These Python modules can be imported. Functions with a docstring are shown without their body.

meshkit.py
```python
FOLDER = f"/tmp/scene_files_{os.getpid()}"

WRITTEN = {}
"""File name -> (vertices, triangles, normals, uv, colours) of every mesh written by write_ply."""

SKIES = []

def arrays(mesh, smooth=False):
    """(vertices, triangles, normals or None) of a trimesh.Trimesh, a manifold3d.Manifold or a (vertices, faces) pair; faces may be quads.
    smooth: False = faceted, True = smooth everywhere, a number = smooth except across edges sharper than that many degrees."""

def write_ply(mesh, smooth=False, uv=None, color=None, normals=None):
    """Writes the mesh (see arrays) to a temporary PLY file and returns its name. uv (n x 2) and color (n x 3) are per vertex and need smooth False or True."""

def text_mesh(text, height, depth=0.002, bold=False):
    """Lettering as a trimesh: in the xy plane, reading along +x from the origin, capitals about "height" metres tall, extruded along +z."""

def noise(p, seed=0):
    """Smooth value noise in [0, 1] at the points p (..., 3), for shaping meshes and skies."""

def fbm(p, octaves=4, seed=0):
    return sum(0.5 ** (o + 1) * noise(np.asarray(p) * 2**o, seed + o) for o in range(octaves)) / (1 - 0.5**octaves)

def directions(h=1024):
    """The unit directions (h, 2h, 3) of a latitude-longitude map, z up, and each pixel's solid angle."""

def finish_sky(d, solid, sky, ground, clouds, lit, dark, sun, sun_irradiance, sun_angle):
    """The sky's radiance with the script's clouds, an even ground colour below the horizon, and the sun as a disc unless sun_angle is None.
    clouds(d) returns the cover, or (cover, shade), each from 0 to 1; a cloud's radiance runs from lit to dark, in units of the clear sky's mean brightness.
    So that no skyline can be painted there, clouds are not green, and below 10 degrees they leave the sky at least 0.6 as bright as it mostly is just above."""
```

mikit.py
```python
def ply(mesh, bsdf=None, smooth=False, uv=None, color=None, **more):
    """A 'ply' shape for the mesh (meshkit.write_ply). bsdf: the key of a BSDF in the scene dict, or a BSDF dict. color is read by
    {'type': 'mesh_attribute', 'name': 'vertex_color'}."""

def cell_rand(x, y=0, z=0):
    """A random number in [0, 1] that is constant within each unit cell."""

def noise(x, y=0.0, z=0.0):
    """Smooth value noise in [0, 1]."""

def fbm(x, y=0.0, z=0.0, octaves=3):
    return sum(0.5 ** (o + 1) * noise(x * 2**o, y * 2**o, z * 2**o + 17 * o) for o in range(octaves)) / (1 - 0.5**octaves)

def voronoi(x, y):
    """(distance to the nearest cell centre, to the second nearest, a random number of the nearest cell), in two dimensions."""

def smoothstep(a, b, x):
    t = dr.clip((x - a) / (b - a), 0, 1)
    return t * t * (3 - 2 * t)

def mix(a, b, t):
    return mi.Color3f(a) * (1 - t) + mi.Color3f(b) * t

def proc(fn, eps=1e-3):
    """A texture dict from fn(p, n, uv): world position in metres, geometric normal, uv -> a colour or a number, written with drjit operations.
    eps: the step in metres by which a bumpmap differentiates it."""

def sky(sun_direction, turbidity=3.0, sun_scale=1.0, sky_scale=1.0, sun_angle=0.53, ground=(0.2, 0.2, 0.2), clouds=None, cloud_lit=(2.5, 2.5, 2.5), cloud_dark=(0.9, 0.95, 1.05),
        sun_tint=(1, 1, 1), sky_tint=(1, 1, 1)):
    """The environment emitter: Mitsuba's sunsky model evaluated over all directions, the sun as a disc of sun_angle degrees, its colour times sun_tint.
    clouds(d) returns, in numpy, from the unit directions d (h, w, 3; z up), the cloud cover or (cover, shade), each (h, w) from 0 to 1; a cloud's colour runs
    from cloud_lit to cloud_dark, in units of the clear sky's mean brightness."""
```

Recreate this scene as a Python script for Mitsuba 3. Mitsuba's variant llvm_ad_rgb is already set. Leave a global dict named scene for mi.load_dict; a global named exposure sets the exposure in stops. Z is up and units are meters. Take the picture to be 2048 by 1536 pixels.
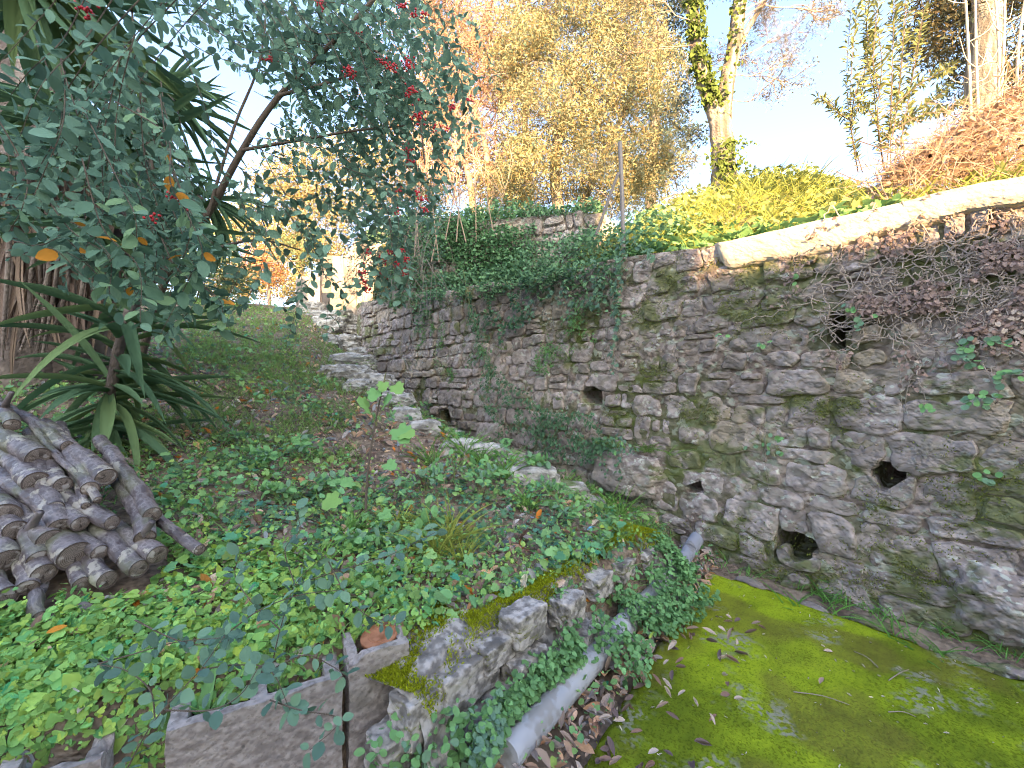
import math, numpy as np, trimesh, mitsuba as mi, drjit as dr, mikit, meshkit
from shapely.geometry import Polygon, box as sbox, Point
from shapely import affinity
from scipy.spatial import Voronoi
import manifold3d as m3

# ------------------------------------------------------------------ camera, sky, exposure
T = mi.ScalarTransform4f
CAM, FOC = 1.5, 859.0                      # camera height above the slab, focal length in pixels of a 2048 wide frame
exposure = 5.05
scene = {
    'camera': {'type': 'perspective', 'fov': math.degrees(2 * math.atan(1024 / FOC)), 'near_clip': 0.05, 'far_clip': 500.0,
               'to_world': T().look_at(origin=[0, 0, CAM], target=[0, 1, CAM], up=[0, 0, 1])},
    'sky': mikit.sky((0.13, -0.99, 0.31), turbidity=8, sun_scale=1.25, sun_tint=(1.0, 0.92, 0.78), sky_tint=(0.72, 0.81, 0.98), ground=(0.2, 0.2, 0.17)),
}
labels = {}
ORD = 'first second third fourth fifth sixth seventh eighth ninth tenth eleventh twelfth thirteenth fourteenth fifteenth sixteenth seventeenth eighteenth'.split()
rank = lambda a: [sorted(range(len(a)), key=lambda i: a[i]).index(k) for k in range(len(a))]
R = np.random.default_rng(11)
rnd = R.random
norm = lambda a: a / np.maximum(np.linalg.norm(a, axis=-1, keepdims=True), 1e-9)
ss = lambda a, b, x: (lambda t: t * t * (3 - 2 * t))(np.clip((x - a) / (b - a), 0, 1))
UX, UY = np.array([-0.64, 0.77]) / math.hypot(0.64, 0.77), np.array([0.77, 0.64]) / math.hypot(0.64, 0.77)
WV = 3.70                                  # the tall wall's face stands on the line v = WV


def at(px, py, d):                         # the point at depth d metres seen at a pixel of the photograph
    return np.array([(px - 1024) / FOC * d, d, CAM + (768 - py) / FOC * d])


def sv(p):
    p = np.asarray(p, float)
    return p[..., 0] * UX[0] + p[..., 1] * UX[1], p[..., 0] * UY[0] + p[..., 1] * UY[1]


def xyz(s, v, z):
    s, v, z = np.broadcast_arrays(np.asarray(s, float), v, z)
    return np.stack([s * UX[0] + v * UY[0], s * UX[1] + v * UY[1], z], -1)


def lawn(s, v):
    h = np.interp(s, [1.6, 3, 4.5, 6.1, 7.5, 9, 11, 13, 16, 40], [.38, .66, 1.0, 1.5, 2.0, 2.5, 3.15, 3.6, 3.9, 5])
    g = np.interp(s, [1.5, 2.3, 3.7, 5.3, 7.2, 9, 10.2, 11], [.15, .25, .3, .6, .72, .85, .3, 0])
    return h - g * ss(2.3, 3.5, v)


def Zg(s, v):                              # height of the lower ground: slab level, then the sloping lawn
    s, v = np.broadcast_arrays(np.asarray(s, float), np.asarray(v, float))
    k = ss(2.5, 3.1, v)
    kb = .13 * (1 - ss(.66, .80, v)) + .17 * np.clip(.55 - v, 0, 3)
    a, b = 1.58 + 0.12 * k + kb, 1.70 + 0.75 * k + kb
    edge = 0.05 * ss(3.3, 3.6, v)
    bump = 0.09 * (meshkit.fbm(np.stack([s * 1.3, v * 1.3, s * 0], -1), 3, 5) - 0.5) * ss(1.9, 2.6, s)
    z = np.maximum(lawn(np.maximum(s, 1.6), v) * ss(a, b, s), edge * (s < 2.6)) + bump
    return z - 0.03 * (s < 1.5)


def wall_top(s):
    return np.interp(s, [-4, 0, 1.74, 2.7, 4.7, 9.1, 12], [2.55, 2.62, 2.68, 2.80, 2.86, 3.34, 3.5])


U0, U1 = np.array([1.30, 6.40]), np.array([-2.3, 8.5])          # the upper rubble wall's two ends
UD = (U1 - U0) / np.hypot(*(U1 - U0)); UN = np.array([UD[1], -UD[0]])
UN = UN * (-1 if UN[1] < 0 else 1)


def Zb(s, v):                              # height of the bank above the tall wall
    w = v - WV
    n = meshkit.fbm(np.stack([s * .5, v * .5, s * 0 + 3], -1), 3, 8) - .5
    x, y = s * UX[0] + v * UY[0], s * UX[1] + v * UY[1]
    e, t = (x - U0[0]) * UN[0] + (y - U0[1]) * UN[1], (x - U0[0]) * UD[0] + (y - U0[1]) * UD[1]
    up = ss(.02, .3, e) * ss(-.25, .15, t) * (1 - ss(12, 20, e))
    base = wall_top(s) - 0.12 + (.52 + .48 * ss(.9, 2.3, s)) * np.interp(w, [0, .3, 1.0, 1.9, 3.5, 6, 12, 40, 200], [0, 0.03, .45, 1.05, 1.85, 2.3, 2.8, 3.5, 3.5]) + .25 * n * ss(.4, 1.5, w)
    z = base + up * np.maximum(0, 4.0 + .13 * t - base)
    low_end = ss(9.7, 10.4, s) * (1 - ss(4.6, 8.5, v))        # past the wall's end the bank runs out into the lawn
    return z * (1 - low_end) + (Zg(s, np.full(np.shape(v), 3.70)) + .02) * low_end


def ground_at(px, py, f=Zg):               # where a pixel's ray meets the ground
    for d in np.arange(0.8, 30, 0.02):
        p = at(px, py, d)
        s, v = sv(p)
        if p[2] <= f(s, v):
            return p
    return at(px, py, 10)


def wall_at(px, py, off=0.0):              # where a pixel's ray meets the tall wall's plane
    r = at(px, py, 1.0) - [0, 0, CAM]
    d = (WV - off) / sv(r)[1]
    return np.array([0, 0, CAM]) + r * d


WN = np.array([-UY[0], -UY[1], 0.0])       # the wall faces this way
WS = np.array([UX[0], UX[1], 0.0])
used = {}


def numbered(key):
    k = used.get(key, -1) + 1
    used[key] = k
    return key if k == 0 else f'{key}_{k:03d}'


def thing(name, label, cat, group=None, kind=None):
    key = numbered(name)
    labels[key] = {'label': label, 'category': cat}
    if group: labels[key]['group'] = group
    if kind: labels[key]['kind'] = kind
    return key


def put(key, mesh, bsdf, smooth=False, color=None, uv=None):
    scene[key] = mikit.ply(mesh, bsdf, smooth, uv=uv, color=color)
    return key


def part(parent, name, mesh, bsdf, smooth=False, color=None, uv=None, label=None, kind=None):
    key = numbered(parent + '__' + name)
    put(key, mesh, bsdf, smooth, color, uv)
    if label or kind:
        labels[key] = {k: x for k, x in (('label', label), ('kind', kind)) if x}
    return key


def structure(name, mesh, bsdf, smooth=False, color=None):
    labels[name] = {'kind': 'structure'}
    used[name] = 0
    return put(name, mesh, bsdf, smooth, color)


class Bag:                                 # collects pieces of one mesh
    def __init__(self): self.v, self.f, self.c, self.n = [], [], [], 0
    def add(self, v, f, c=None):
        if len(v) == 0: return
        self.v.append(np.asarray(v, float)); self.f.append(np.asarray(f) + self.n); self.n += len(v)
        self.c.append(np.broadcast_to(np.asarray((0, 0, 0) if c is None else c, float), (len(v), 3)))
    def mesh(self): return np.vstack(self.v), np.vstack(self.f)
    def colors(self): return np.vstack(self.c)


# ------------------------------------------------------------------ materials
mix, sm = mikit.mix, mikit.smoothstep


def fb(p, k, o=3, q=0.0): return mikit.fbm(p.x * k + q, p.y * k, p.z * k, o)


MOSS = [(*wall_at(x, y), r) for x, y, r in [(1690, 815, .16), (1590, 800, .12), (1560, 1150, .30), (1640, 1165, .25), (2010, 1000, .28), (1950, 930, .14), (1520, 540, .22), (1300, 640, .25),
        (1400, 830, .2), (1310, 740, .22), (1480, 620, .2), (1460, 1060, .2), (1250, 830, .2), (1820, 1130, .2), (1770, 1010, .1), (1340, 560, .25), (1560, 620, .2), (1150, 660, .3), (1860, 1190, .3)]]


def mossy(p, n):
    m = fb(p, 2.3, 3) - 0.60
    for x, y, z, r in MOSS:
        m = dr.maximum(m, 0.22 - dr.sqrt(dr.square(p.x - x) + dr.square(p.y - y) + dr.square((p.z - z) * 1.2)) / r * 0.22 + 0.25 * (fb(p, 9, 2, 4) - .5))
    return sm(0.0, 0.09, m + 0.16 * (fb(p, 22, 2, 9) - .5))


def stone_color(p, n, uv):
    g = fb(p, 3.1, 3, 2); f = fb(p, 23, 3, 7)
    c = mix((.225, .188, .182), (.46, .395, .382), sm(.34, .66, g * .45 + f * .55))
    c = mix(c, (.40, .33, .235), .55 * sm(.55, .72, fb(p, 1.7, 2, 31)))
    c = mix(c, (.52, .54, .49), sm(.60, .68, fb(p, 31, 2, 3)) * sm(.42, .6, fb(p, 4, 2, 13)) * .8)
    c = mix(c, (.09, .085, .08), sm(.60, .72, fb(p, 12, 3, 41)) * .6)
    c = mix(c, (.175, .15, .138), sm(.46, .66, fb(p, 1.1, 3, 71)) * .55)
    c = mix(c, (.22, .20, .165), sm(.54, .66, fb(p, 9, 4, 88)) * .5)
    m = mossy(p, n) * sm(.40, .62, .5 * fb(p, 13, 2, 66) + .35 + .3 * n.z)
    return mix(c, mix((.06, .075, .02), (.14, .17, .035), f), m * .75)


def mortar_color(p, n, uv):
    f = fb(p, 26, 3, 1)
    c = mix((.155, .12, .105), (.405, .335, .305), sm(.33, .68, f * .7 + .3 * fb(p, 3, 2, 5)))
    c = mix(c, (.085, .10, .035), sm(.46, .64, fb(p, 2.7, 3, 15)) * .7)
    c = mix(c, (.38, .42, .34), sm(.56, .66, fb(p, 17, 3, 23)) * .6)
    return mix(c, (.10, .13, .03), mossy(p, n) * .7)


def low_stone(p, n, uv):
    f = fb(p, 30, 3, 2)
    c = mix((.17, .155, .147), (.43, .395, .375), sm(.32, .66, f))
    c = mix(c, (.10, .09, .08), sm(.58, .7, fb(p, 14, 3, 6)) * .7)
    up = sm(.25, .75, n.z + .9 * (fb(p, 11, 3, 3) - .5))
    return mix(c, mix((.10, .12, .012), (.34, .36, .03), fb(p, 60, 2)), up * sm(.34, .48, fb(p, 5, 2, 50)) * .93)


def path_stone(p, n, uv):
    f = fb(p, 16, 4, 2)
    c = mix((.22, .21, .20), (.50, .485, .475), sm(.3, .66, f))
    c = mix(c, (.12, .115, .11), sm(.58, .7, fb(p, 8, 3, 6)) * .6)
    return mix(c, (.10, .15, .03), sm(.56, .66, fb(p, 2.2, 3, 12)) * sm(.3, .8, n.z) * .8)


def slab_color(p, n, uv):
    a, b, c = fb(p, 1.6, 3, 3), fb(p, 9, 4, 8), fb(p, 150, 2, 5)
    col = mix((.115, .155, .012), (.265, .345, .018), sm(.30, .68, a * .5 + b * .5))
    col = mix(col, col * .6, sm(.45, .75, c))
    col = mix(col, (.12, .085, .03), sm(.56, .68, fb(p, 2.1, 3, 27)) * .45)
    return mix(col, (.25, .245, .20), sm(.56, .74, fb(p, 6, 4, 61)) * sm(.42, .62, fb(p, 55, 2, 2)) * .75)


def soil_color(p, n, uv):
    a, b = fb(p, 7, 3, 1), fb(p, 45, 2, 9)
    c = mix((.10, .075, .06), (.30, .23, .18), sm(.3, .7, a * .5 + b * .5))
    return mix(c, (.24, .19, .15), sm(.62, .72, fb(p, 33, 2, 3)) * .6)


def bank_color(p, n, uv):
    c = mix((.16, .15, .06), (.34, .28, .17), sm(.3, .7, fb(p, 6, 3, 2)))
    return mix(c, (.10, .14, .03), sm(.42, .6, fb(p, 1.1, 3, 14)))


def concrete_color(p, n, uv):
    f = fb(p, 55, 2, 3); g = fb(p, 6, 3, 6)
    c = mix((.20, .172, .165), (.39, .345, .33), sm(.25, .75, f * .6 + g * .4))
    c = mix(c, (.12, .11, .105), sm(.58, .70, fb(p, 90, 2, 17)) * .4)
    c = mix(c, (.13, .12, .105), sm(.50, .68, fb(p, 3.5, 4, 52)) * .55)
    return mix(c, (.16, .17, .06), sm(.56, .7, fb(p, 4, 3, 33)) * .4)


def plaster_color(p, n, uv):
    st = mikit.fbm(p.x * 5, p.y * 5, p.z * .7, 3)
    c = mix((.30, .24, .20), (.56, .47, .40), sm(.3, .7, fb(p, 3, 3, 4)))
    return mix(c, (.15, .13, .125), sm(.48, .64, st) * .8)


def grey_plaster(p, n, uv):
    st = mikit.fbm(p.x * 6, p.y * 6, p.z * .6, 3)
    return mix((.17, .145, .13), (.28, .25, .23), sm(.35, .65, st))


def bark_log(p, n, uv):
    ring = mikit.fbm(uv.x * 2.2, uv.y * 34, uv.x * 0, 3)
    pat = fb(p, 11, 3, 3)
    c = mix((.075, .06, .062), (.22, .19, .195), sm(.34, .70, ring * .5 + pat * .5))
    c = mix(c, (.38, .345, .29), sm(.54, .66, fb(p, 22, 4, 9)) * sm(.48, .60, fb(p, 4, 2, 19)) * .7)
    c = mix(c, (.16, .18, .08), sm(.55, .7, fb(p, 6, 3, 90)) * .35)
    return mix(c, (.06, .05, .048), sm(.60, .72, ring) * .55)


def cut_color(p, n, uv):
    r = dr.sqrt(dr.square(uv.x) + dr.square(uv.y))
    rings = .5 + .5 * dr.sin(r * 58 + 6 * fb(p, 14, 2))
    c = mix((.07, .055, .047), (.27, .215, .185), rings * .55 + .45 * fb(p, 40, 2))
    ang = dr.atan2(uv.y, uv.x)
    c = mix(c, (.04, .03, .026), sm(.66, .74, mikit.noise(ang * 2.6 + 40 * fb(p, 1.5, 1), 3 * p.x, 0)) * sm(1, .3, r) * .8)
    c = mix(c, (.42, .38, .36), sm(.56, .66, fb(p, 24, 3, 8)) * .7)
    return mix(c, (.10, .075, .065), sm(.84, .97, r))


def trunk_color(p, n, uv):
    st = mikit.fbm(p.x * 16, p.y * 16, p.z * 1.6, 3)
    return mix((.10, .085, .07), (.30, .26, .22), sm(.3, .7, st))


def yucca_bark(p, n, uv):
    st = mikit.fbm(p.x * 11, p.y * 11, p.z * 2.0, 3)
    return mix((.10, .08, .075), (.26, .215, .195), sm(.3, .7, st * .7 + .3 * fb(p, 8, 2)))


def pipe_color(p, n, uv):
    return mix(mix((.30, .31, .345), (.44, .44, .47), fb(p, 7, 3)), (.22, .20, .18), sm(.58, .70, fb(p, 13, 3, 7)) * .6)


def blue_pipe(p, n, uv):
    return mix(mix((.22, .235, .30), (.33, .345, .42), fb(p, 7, 3)), (.16, .14, .12), sm(.58, .72, fb(p, 11, 3, 7)) * .5)


def rust_color(p, n, uv):
    return mix((.22, .085, .04), (.40, .18, .10), sm(.3, .7, fb(p, 30, 3)))


def rough(color, r=.85, bump=None, scale=1.0, spec=.25, eps=2e-3):
    b = {'type': 'principled', 'base_color': mikit.proc(color) if callable(color) else {'type': 'rgb', 'value': list(color)}, 'roughness': r, 'specular': spec}
    if bump: b = {'type': 'bumpmap', 'height': mikit.proc(bump, eps), 'scale': scale, 'bsdf': b}
    return {'type': 'twosided', 'bsdf': b}


stone_bump = lambda p, n, uv: fb(p, 16, 4, 3) * 1.0 + .35 * fb(p, 60, 2, 1)
fine_bump = lambda p, n, uv: fb(p, 45, 3, 3)
moss_bump = lambda p, n, uv: fb(p, 26, 3, 3) + .8 * fb(p, 110, 2, 8)
bark_bump = lambda p, n, uv: mikit.fbm(uv.x * 2, uv.y * 45, uv.x * 0, 2) + .5 * fb(p, 20, 2)
scene.update({
    'stone_face': rough(stone_color, .9, stone_bump, .05), 'mortar': rough(mortar_color, .95, stone_bump, .06),
    'low_stone_face': rough(low_stone, .9, stone_bump, .03), 'path_stone_face': rough(path_stone, .9, stone_bump, .04),
    'slab_moss': rough(slab_color, .95, moss_bump, .016, .1), 'soil': rough(soil_color, .95, moss_bump, .02, .1), 'bank_soil': rough(bank_color, .95, moss_bump, .03, .1),
    'concrete': rough(concrete_color, .95, fine_bump, .012, .15), 'plaster': rough(plaster_color, .9, fine_bump, .01, .1), 'plaster_grey': rough(grey_plaster, .9, fine_bump, .01, .1),
    'log_bark': rough(bark_log, .5, bark_bump, .010, .5), 'cut_wood': rough(cut_color, .85, fine_bump, .008), 'trunk_bark': rough(trunk_color, .9, fine_bump, .03),
    'yucca_trunk': rough(yucca_bark, .9, fine_bump, .03), 'pipe_grey': rough(pipe_color, .45, fine_bump, .002, .45), 'pipe_blue': rough(blue_pipe, .45, fine_bump, .002, .45),
    'rust': rough(rust_color, .8, fine_bump, .0015), 'steel_paint': rough((.19, .17, .17), .5), 'cement': rough(lambda p, n, uv: mix((.34, .30, .25), (.62, .56, .47), fb(p, 14, 3)), .9, stone_bump, .02),
    'dry_twig': rough((.33, .235, .18), .8), 'red_twig': rough((.32, .205, .145), .8), 'grey_twig': rough((.26, .22, .19), .8), 'pale_pole': rough((.50, .43, .34), .8), 'green_stem': rough((.20, .20, .09), .7), 'dark_twig': rough((.11, .085, .07), .8),
    'red_berry': rough((.42, .018, .03), .3, spec=.5), 'house_plaster': rough((.52, .48, .42), .9), 'house_tile': rough((.34, .17, .11), .9), 'shutter_paint': rough((.12, .2, .15), .6),
    'window_glass': {'type': 'twosided', 'bsdf': {'type': 'principled', 'base_color': {'type': 'rgb', 'value': [.03, .035, .04]}, 'roughness': .1, 'specular': .6}},
    'foliage': {'type': 'principledthin', 'base_color': {'type': 'mesh_attribute', 'name': 'vertex_color'}, 'roughness': .5, 'diff_trans': .55, 'eta': 1.4},
    'matte_foliage': {'type': 'twosided', 'bsdf': {'type': 'diffuse', 'reflectance': {'type': 'mesh_attribute', 'name': 'vertex_color'}}},
})


def leaf_bsdf(key, c, r=.45, dt=.5):
    scene[key] = {'type': 'principledthin', 'base_color': {'type': 'rgb', 'value': list(c)}, 'roughness': r, 'diff_trans': dt, 'eta': 1.4}
    return key


BERRY_LEAF = [leaf_bsdf('berry_leaf_a', (.125, .22, .155)), leaf_bsdf('berry_leaf_b', (.165, .275, .195)), leaf_bsdf('berry_leaf_c', (.085, .155, .115)), leaf_bsdf('berry_leaf_d', (.19, .305, .17))]
ORANGE_LEAF = leaf_bsdf('orange_leaf', (.62, .27, .05))
YUCCA_LEAF = [leaf_bsdf('yucca_leaf_a', (.105, .185, .105), .4, .3), leaf_bsdf('yucca_leaf_b', (.135, .225, .12), .4, .3), leaf_bsdf('yucca_leaf_c', (.18, .265, .12), .4, .3)]
DEAD_STRAP = [leaf_bsdf('dead_strap_a', (.27, .205, .165), .8, .2), leaf_bsdf('dead_strap_b', (.20, .15, .13), .8, .2)]
LITTER = [leaf_bsdf('litter_a', (.34, .24, .19), .6, .15), leaf_bsdf('litter_b', (.24, .15, .12), .6, .15), leaf_bsdf('litter_c', (.48, .39, .33), .6, .15), leaf_bsdf('litter_d', (.16, .115, .11), .5, .1)]
MALLOW_LEAF = [leaf_bsdf('mallow_leaf_a', (.20, .40, .16)), leaf_bsdf('mallow_leaf_b', (.24, .42, .14))]
SEED_LEAF = [leaf_bsdf('seedling_leaf_a', (.15, .26, .19)), leaf_bsdf('seedling_leaf_b', (.19, .32, .21)), leaf_bsdf('seedling_leaf_c', (.11, .195, .155))]

# ------------------------------------------------------------------ leaf, blade, tube and rock shapes


def fan(half, fold=.12, droop=.12):        # a leaf from its half outline (along, across): two folded halves about the midrib
    h = np.array(half, float); n = len(h)
    k = [i for i in range(1, n - 1)]
    up = np.array([[h[i, 0], h[i, 1], 0] for i in k]); dn = up * [1, -1, 1]
    mid = np.array([[h[0, 0], 0, 0], [.5 * (h[0, 0] + h[-1, 0]), 0, 0], [h[-1, 0], 0, 0]])
    v = np.vstack([mid, up, dn]); m = len(k); f = []
    for off, flip in ((3, 0), (3 + m, 1)):
        ring = [0] + [off + i for i in range(m)] + [2]
        for a, b in zip(ring[:-1], ring[1:]):
            f.append((1, b, a) if not flip else (1, a, b))
    v[:, 2] = fold * np.abs(v[:, 1]) * 1.2 - droop * v[:, 0] ** 2
    return v, np.array(f)


OVAL = fan([(0, 0), (.12, .28), (.4, .5), (.72, .42), (.93, .18), (1, 0)])
OVAL_LOW = fan([(0, 0), (.3, .5), (.75, .38), (1, 0)])
HEART = fan([(.06, 0), (-.1, .24), (.06, .48), (.36, .5), (.7, .27), (1, 0)], .18, .15)
IVY = fan([(.05, 0), (-.12, .18), (.02, .5), (.28, .26), (.5, .46), (.62, .2), (1, 0)], .1, .12)
LOBED = fan([(.05, 0), (-.15, .22), (-.02, .48), (.2, .42), (.4, .58), (.56, .36), (.82, .34), (1, 0)], .1, .2)
a8 = np.arange(9) / 9 * 2 * np.pi
DISC = (np.vstack([[[.5, 0, -.05]], np.stack([.5 + .5 * np.cos(a8), .5 * np.sin(a8), a8 * 0], 1)]), np.array([(0, 1 + i, 1 + (i + 1) % 9) for i in range(9)]))
DIAMOND = (np.array([[0, 0, 0], [.45, .5, .03], [1, 0, -.06], [.45, -.5, .03]], float), np.array([(0, 1, 2), (0, 2, 3)]))
CURL = fan([(0, 0), (.2, .3), (.5, .42), (.8, .28), (1, 0)], .5, -.35)


def strap(n=7, fold=.35, droop=.5, tip=.0, base=.55):
    x = np.linspace(0, 1, n + 1)
    w = np.interp(x, [0, .35, .7, 1], [base, 1, .8, tip]) * .5
    v = np.vstack([np.stack([x, s * w, fold * np.abs(s) * w * .3 - droop * x ** 2], 1) for s in (-1, 0, 1)])
    v[n + 1:2 * n + 2, 1] = 0
    f = []
    for i in range(n):
        for a in (0, n + 1):
            f += [(a + i, a + i + 1, a + n + 1 + i), (a + i + 1, a + n + 2 + i, a + n + 1 + i)]
    return v, np.array(f)


BLADE = (np.array([[0, .5, 0], [0, -.5, 0], [.4, .42, 0], [.4, -.42, 0], [.75, .28, -.08], [.75, -.28, -.08], [1, 0, -.25]], float), np.array([(0, 1, 2), (1, 3, 2), (2, 3, 4), (3, 5, 4), (4, 5, 6)]))


def frame(A, N):
    A = norm(np.asarray(A, float)); B = norm(np.cross(N, A)); return A, B, np.cross(A, B)


def scatter(tm, P, A, N, L, W, C=None, spread=.15, rng=R):
    """Leaves of one shape at points P, growing along A, facing N: (vertices, faces, colours)."""
    tv, tf = tm; n = len(P)
    A, B, N = frame(A, N)
    L, W = np.broadcast_to(L, n), np.broadcast_to(W, n)
    V = P[:, None] + A[:, None] * (tv[None, :, :1] * L[:, None, None]) + B[:, None] * (tv[None, :, 1:2] * W[:, None, None]) + N[:, None] * (tv[None, :, 2:] * L[:, None, None])
    Fc = tf[None] + (np.arange(n) * len(tv))[:, None, None]
    if C is None: C = np.zeros((n, 3))
    C = np.broadcast_to(C, (n, 3)) * (1 + spread * rng.normal(size=(n, 1)))
    return V.reshape(-1, 3), Fc.reshape(-1, 3), np.repeat(np.clip(C, .004, .9), len(tv), 0)


PROTO = {}


def leaf_parts(parent, name, tm, P, A, N, L, W, keys, rng=R, label=None):
    """The same leaves, each an entry of its own that shares one mesh."""
    A, B, N = frame(A, N)
    L, W = np.broadcast_to(L, len(P)), np.broadcast_to(W, len(P))
    for i in range(len(P)):
        k = keys[i] if len(keys) == len(P) and len(P) > 6 else keys[rng.integers(len(keys))]
        if (id(tm), k) not in PROTO: PROTO[id(tm), k] = mikit.ply(tm, k, True)
        m = np.eye(4); m[:3, 0], m[:3, 1], m[:3, 2], m[:3, 3] = A[i] * L[i], B[i] * W[i], N[i] * L[i], P[i]
        key = numbered(parent + '__' + name)
        scene[key] = {**PROTO[id(tm), k], 'to_world': T(m)}
        if label: labels[key] = {'label': label}


def things_of(name, label, cat, group, tm, P, A, N, L, W, keys, rng=R):
    A, B, N = frame(A, N)
    L, W = np.broadcast_to(L, len(P)), np.broadcast_to(W, len(P))
    for i in range(len(P)):
        k = keys[rng.integers(len(keys))]
        if (id(tm), k) not in PROTO: PROTO[id(tm), k] = mikit.ply(tm, k, True)
        m = np.eye(4); m[:3, 0], m[:3, 1], m[:3, 2], m[:3, 3] = A[i] * L[i], B[i] * W[i], N[i] * L[i], P[i]
        key = thing(name, label, cat, group)
        scene[key] = {**PROTO[id(tm), k], 'to_world': T(m)}


def curve(pts, n=12):                      # a smooth path through the points
    pts = np.asarray(pts, float)
    if len(pts) == 2: pts = np.array([pts[0], pts.mean(0), pts[1]])
    t = np.linspace(0, len(pts) - 1, n); i = np.clip(t.astype(int), 0, len(pts) - 2); u = (t - i)[:, None]
    q = np.vstack([2 * pts[0] - pts[1], pts, 2 * pts[-1] - pts[-2]])
    a, b, c, d = q[i], q[i + 1], q[i + 2], q[i + 3]
    return .5 * (2 * b + (c - a) * u + (2 * a - 5 * b + 4 * c - d) * u ** 2 + (3 * b - a - 3 * c + d) * u ** 3)


def tube(path, r0, r1=None, sides=5, cap=True, wob=0.0, rng=R):
    p = np.asarray(path, float); n = len(p)
    r = np.asarray(r0, float) if np.ndim(r0) else np.linspace(r0, r0 if r1 is None else r1, n)
    t = norm(np.gradient(p, axis=0))
    ref = np.array([0.31, 0.17, 0.93]) if abs(t[0] @ [0.31, .17, .93]) < .85 else np.array([.9, .3, .1])
    a = norm(np.cross(t, ref)); b = np.cross(t, a)
    g = np.arange(sides) / sides * 2 * np.pi
    rr = r[:, None] * (1 + wob * rng.normal(size=(n, sides)))
    v = (p[:, None] + rr[..., None] * (np.cos(g)[None, :, None] * a[:, None] + np.sin(g)[None, :, None] * b[:, None])).reshape(-1, 3)
    i = np.arange(n - 1)[:, None] * sides; j = np.arange(sides)[None]; k = (j + 1) % sides
    f = np.concatenate([np.stack([i + j, i + k, i + sides + j], -1).reshape(-1, 3), np.stack([i + k, i + sides + k, i + sides + j], -1).reshape(-1, 3)])
    if cap:
        v = np.vstack([v, p[:1], p[-1:]]); m = n * sides; jj = np.arange(sides); kk = (jj + 1) % sides
        f = np.vstack([f, np.stack([kk, jj, jj * 0 + m], 1), np.stack([(n - 1) * sides + jj, (n - 1) * sides + kk, jj * 0 + m + 1], 1)])
    return v, f


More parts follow.
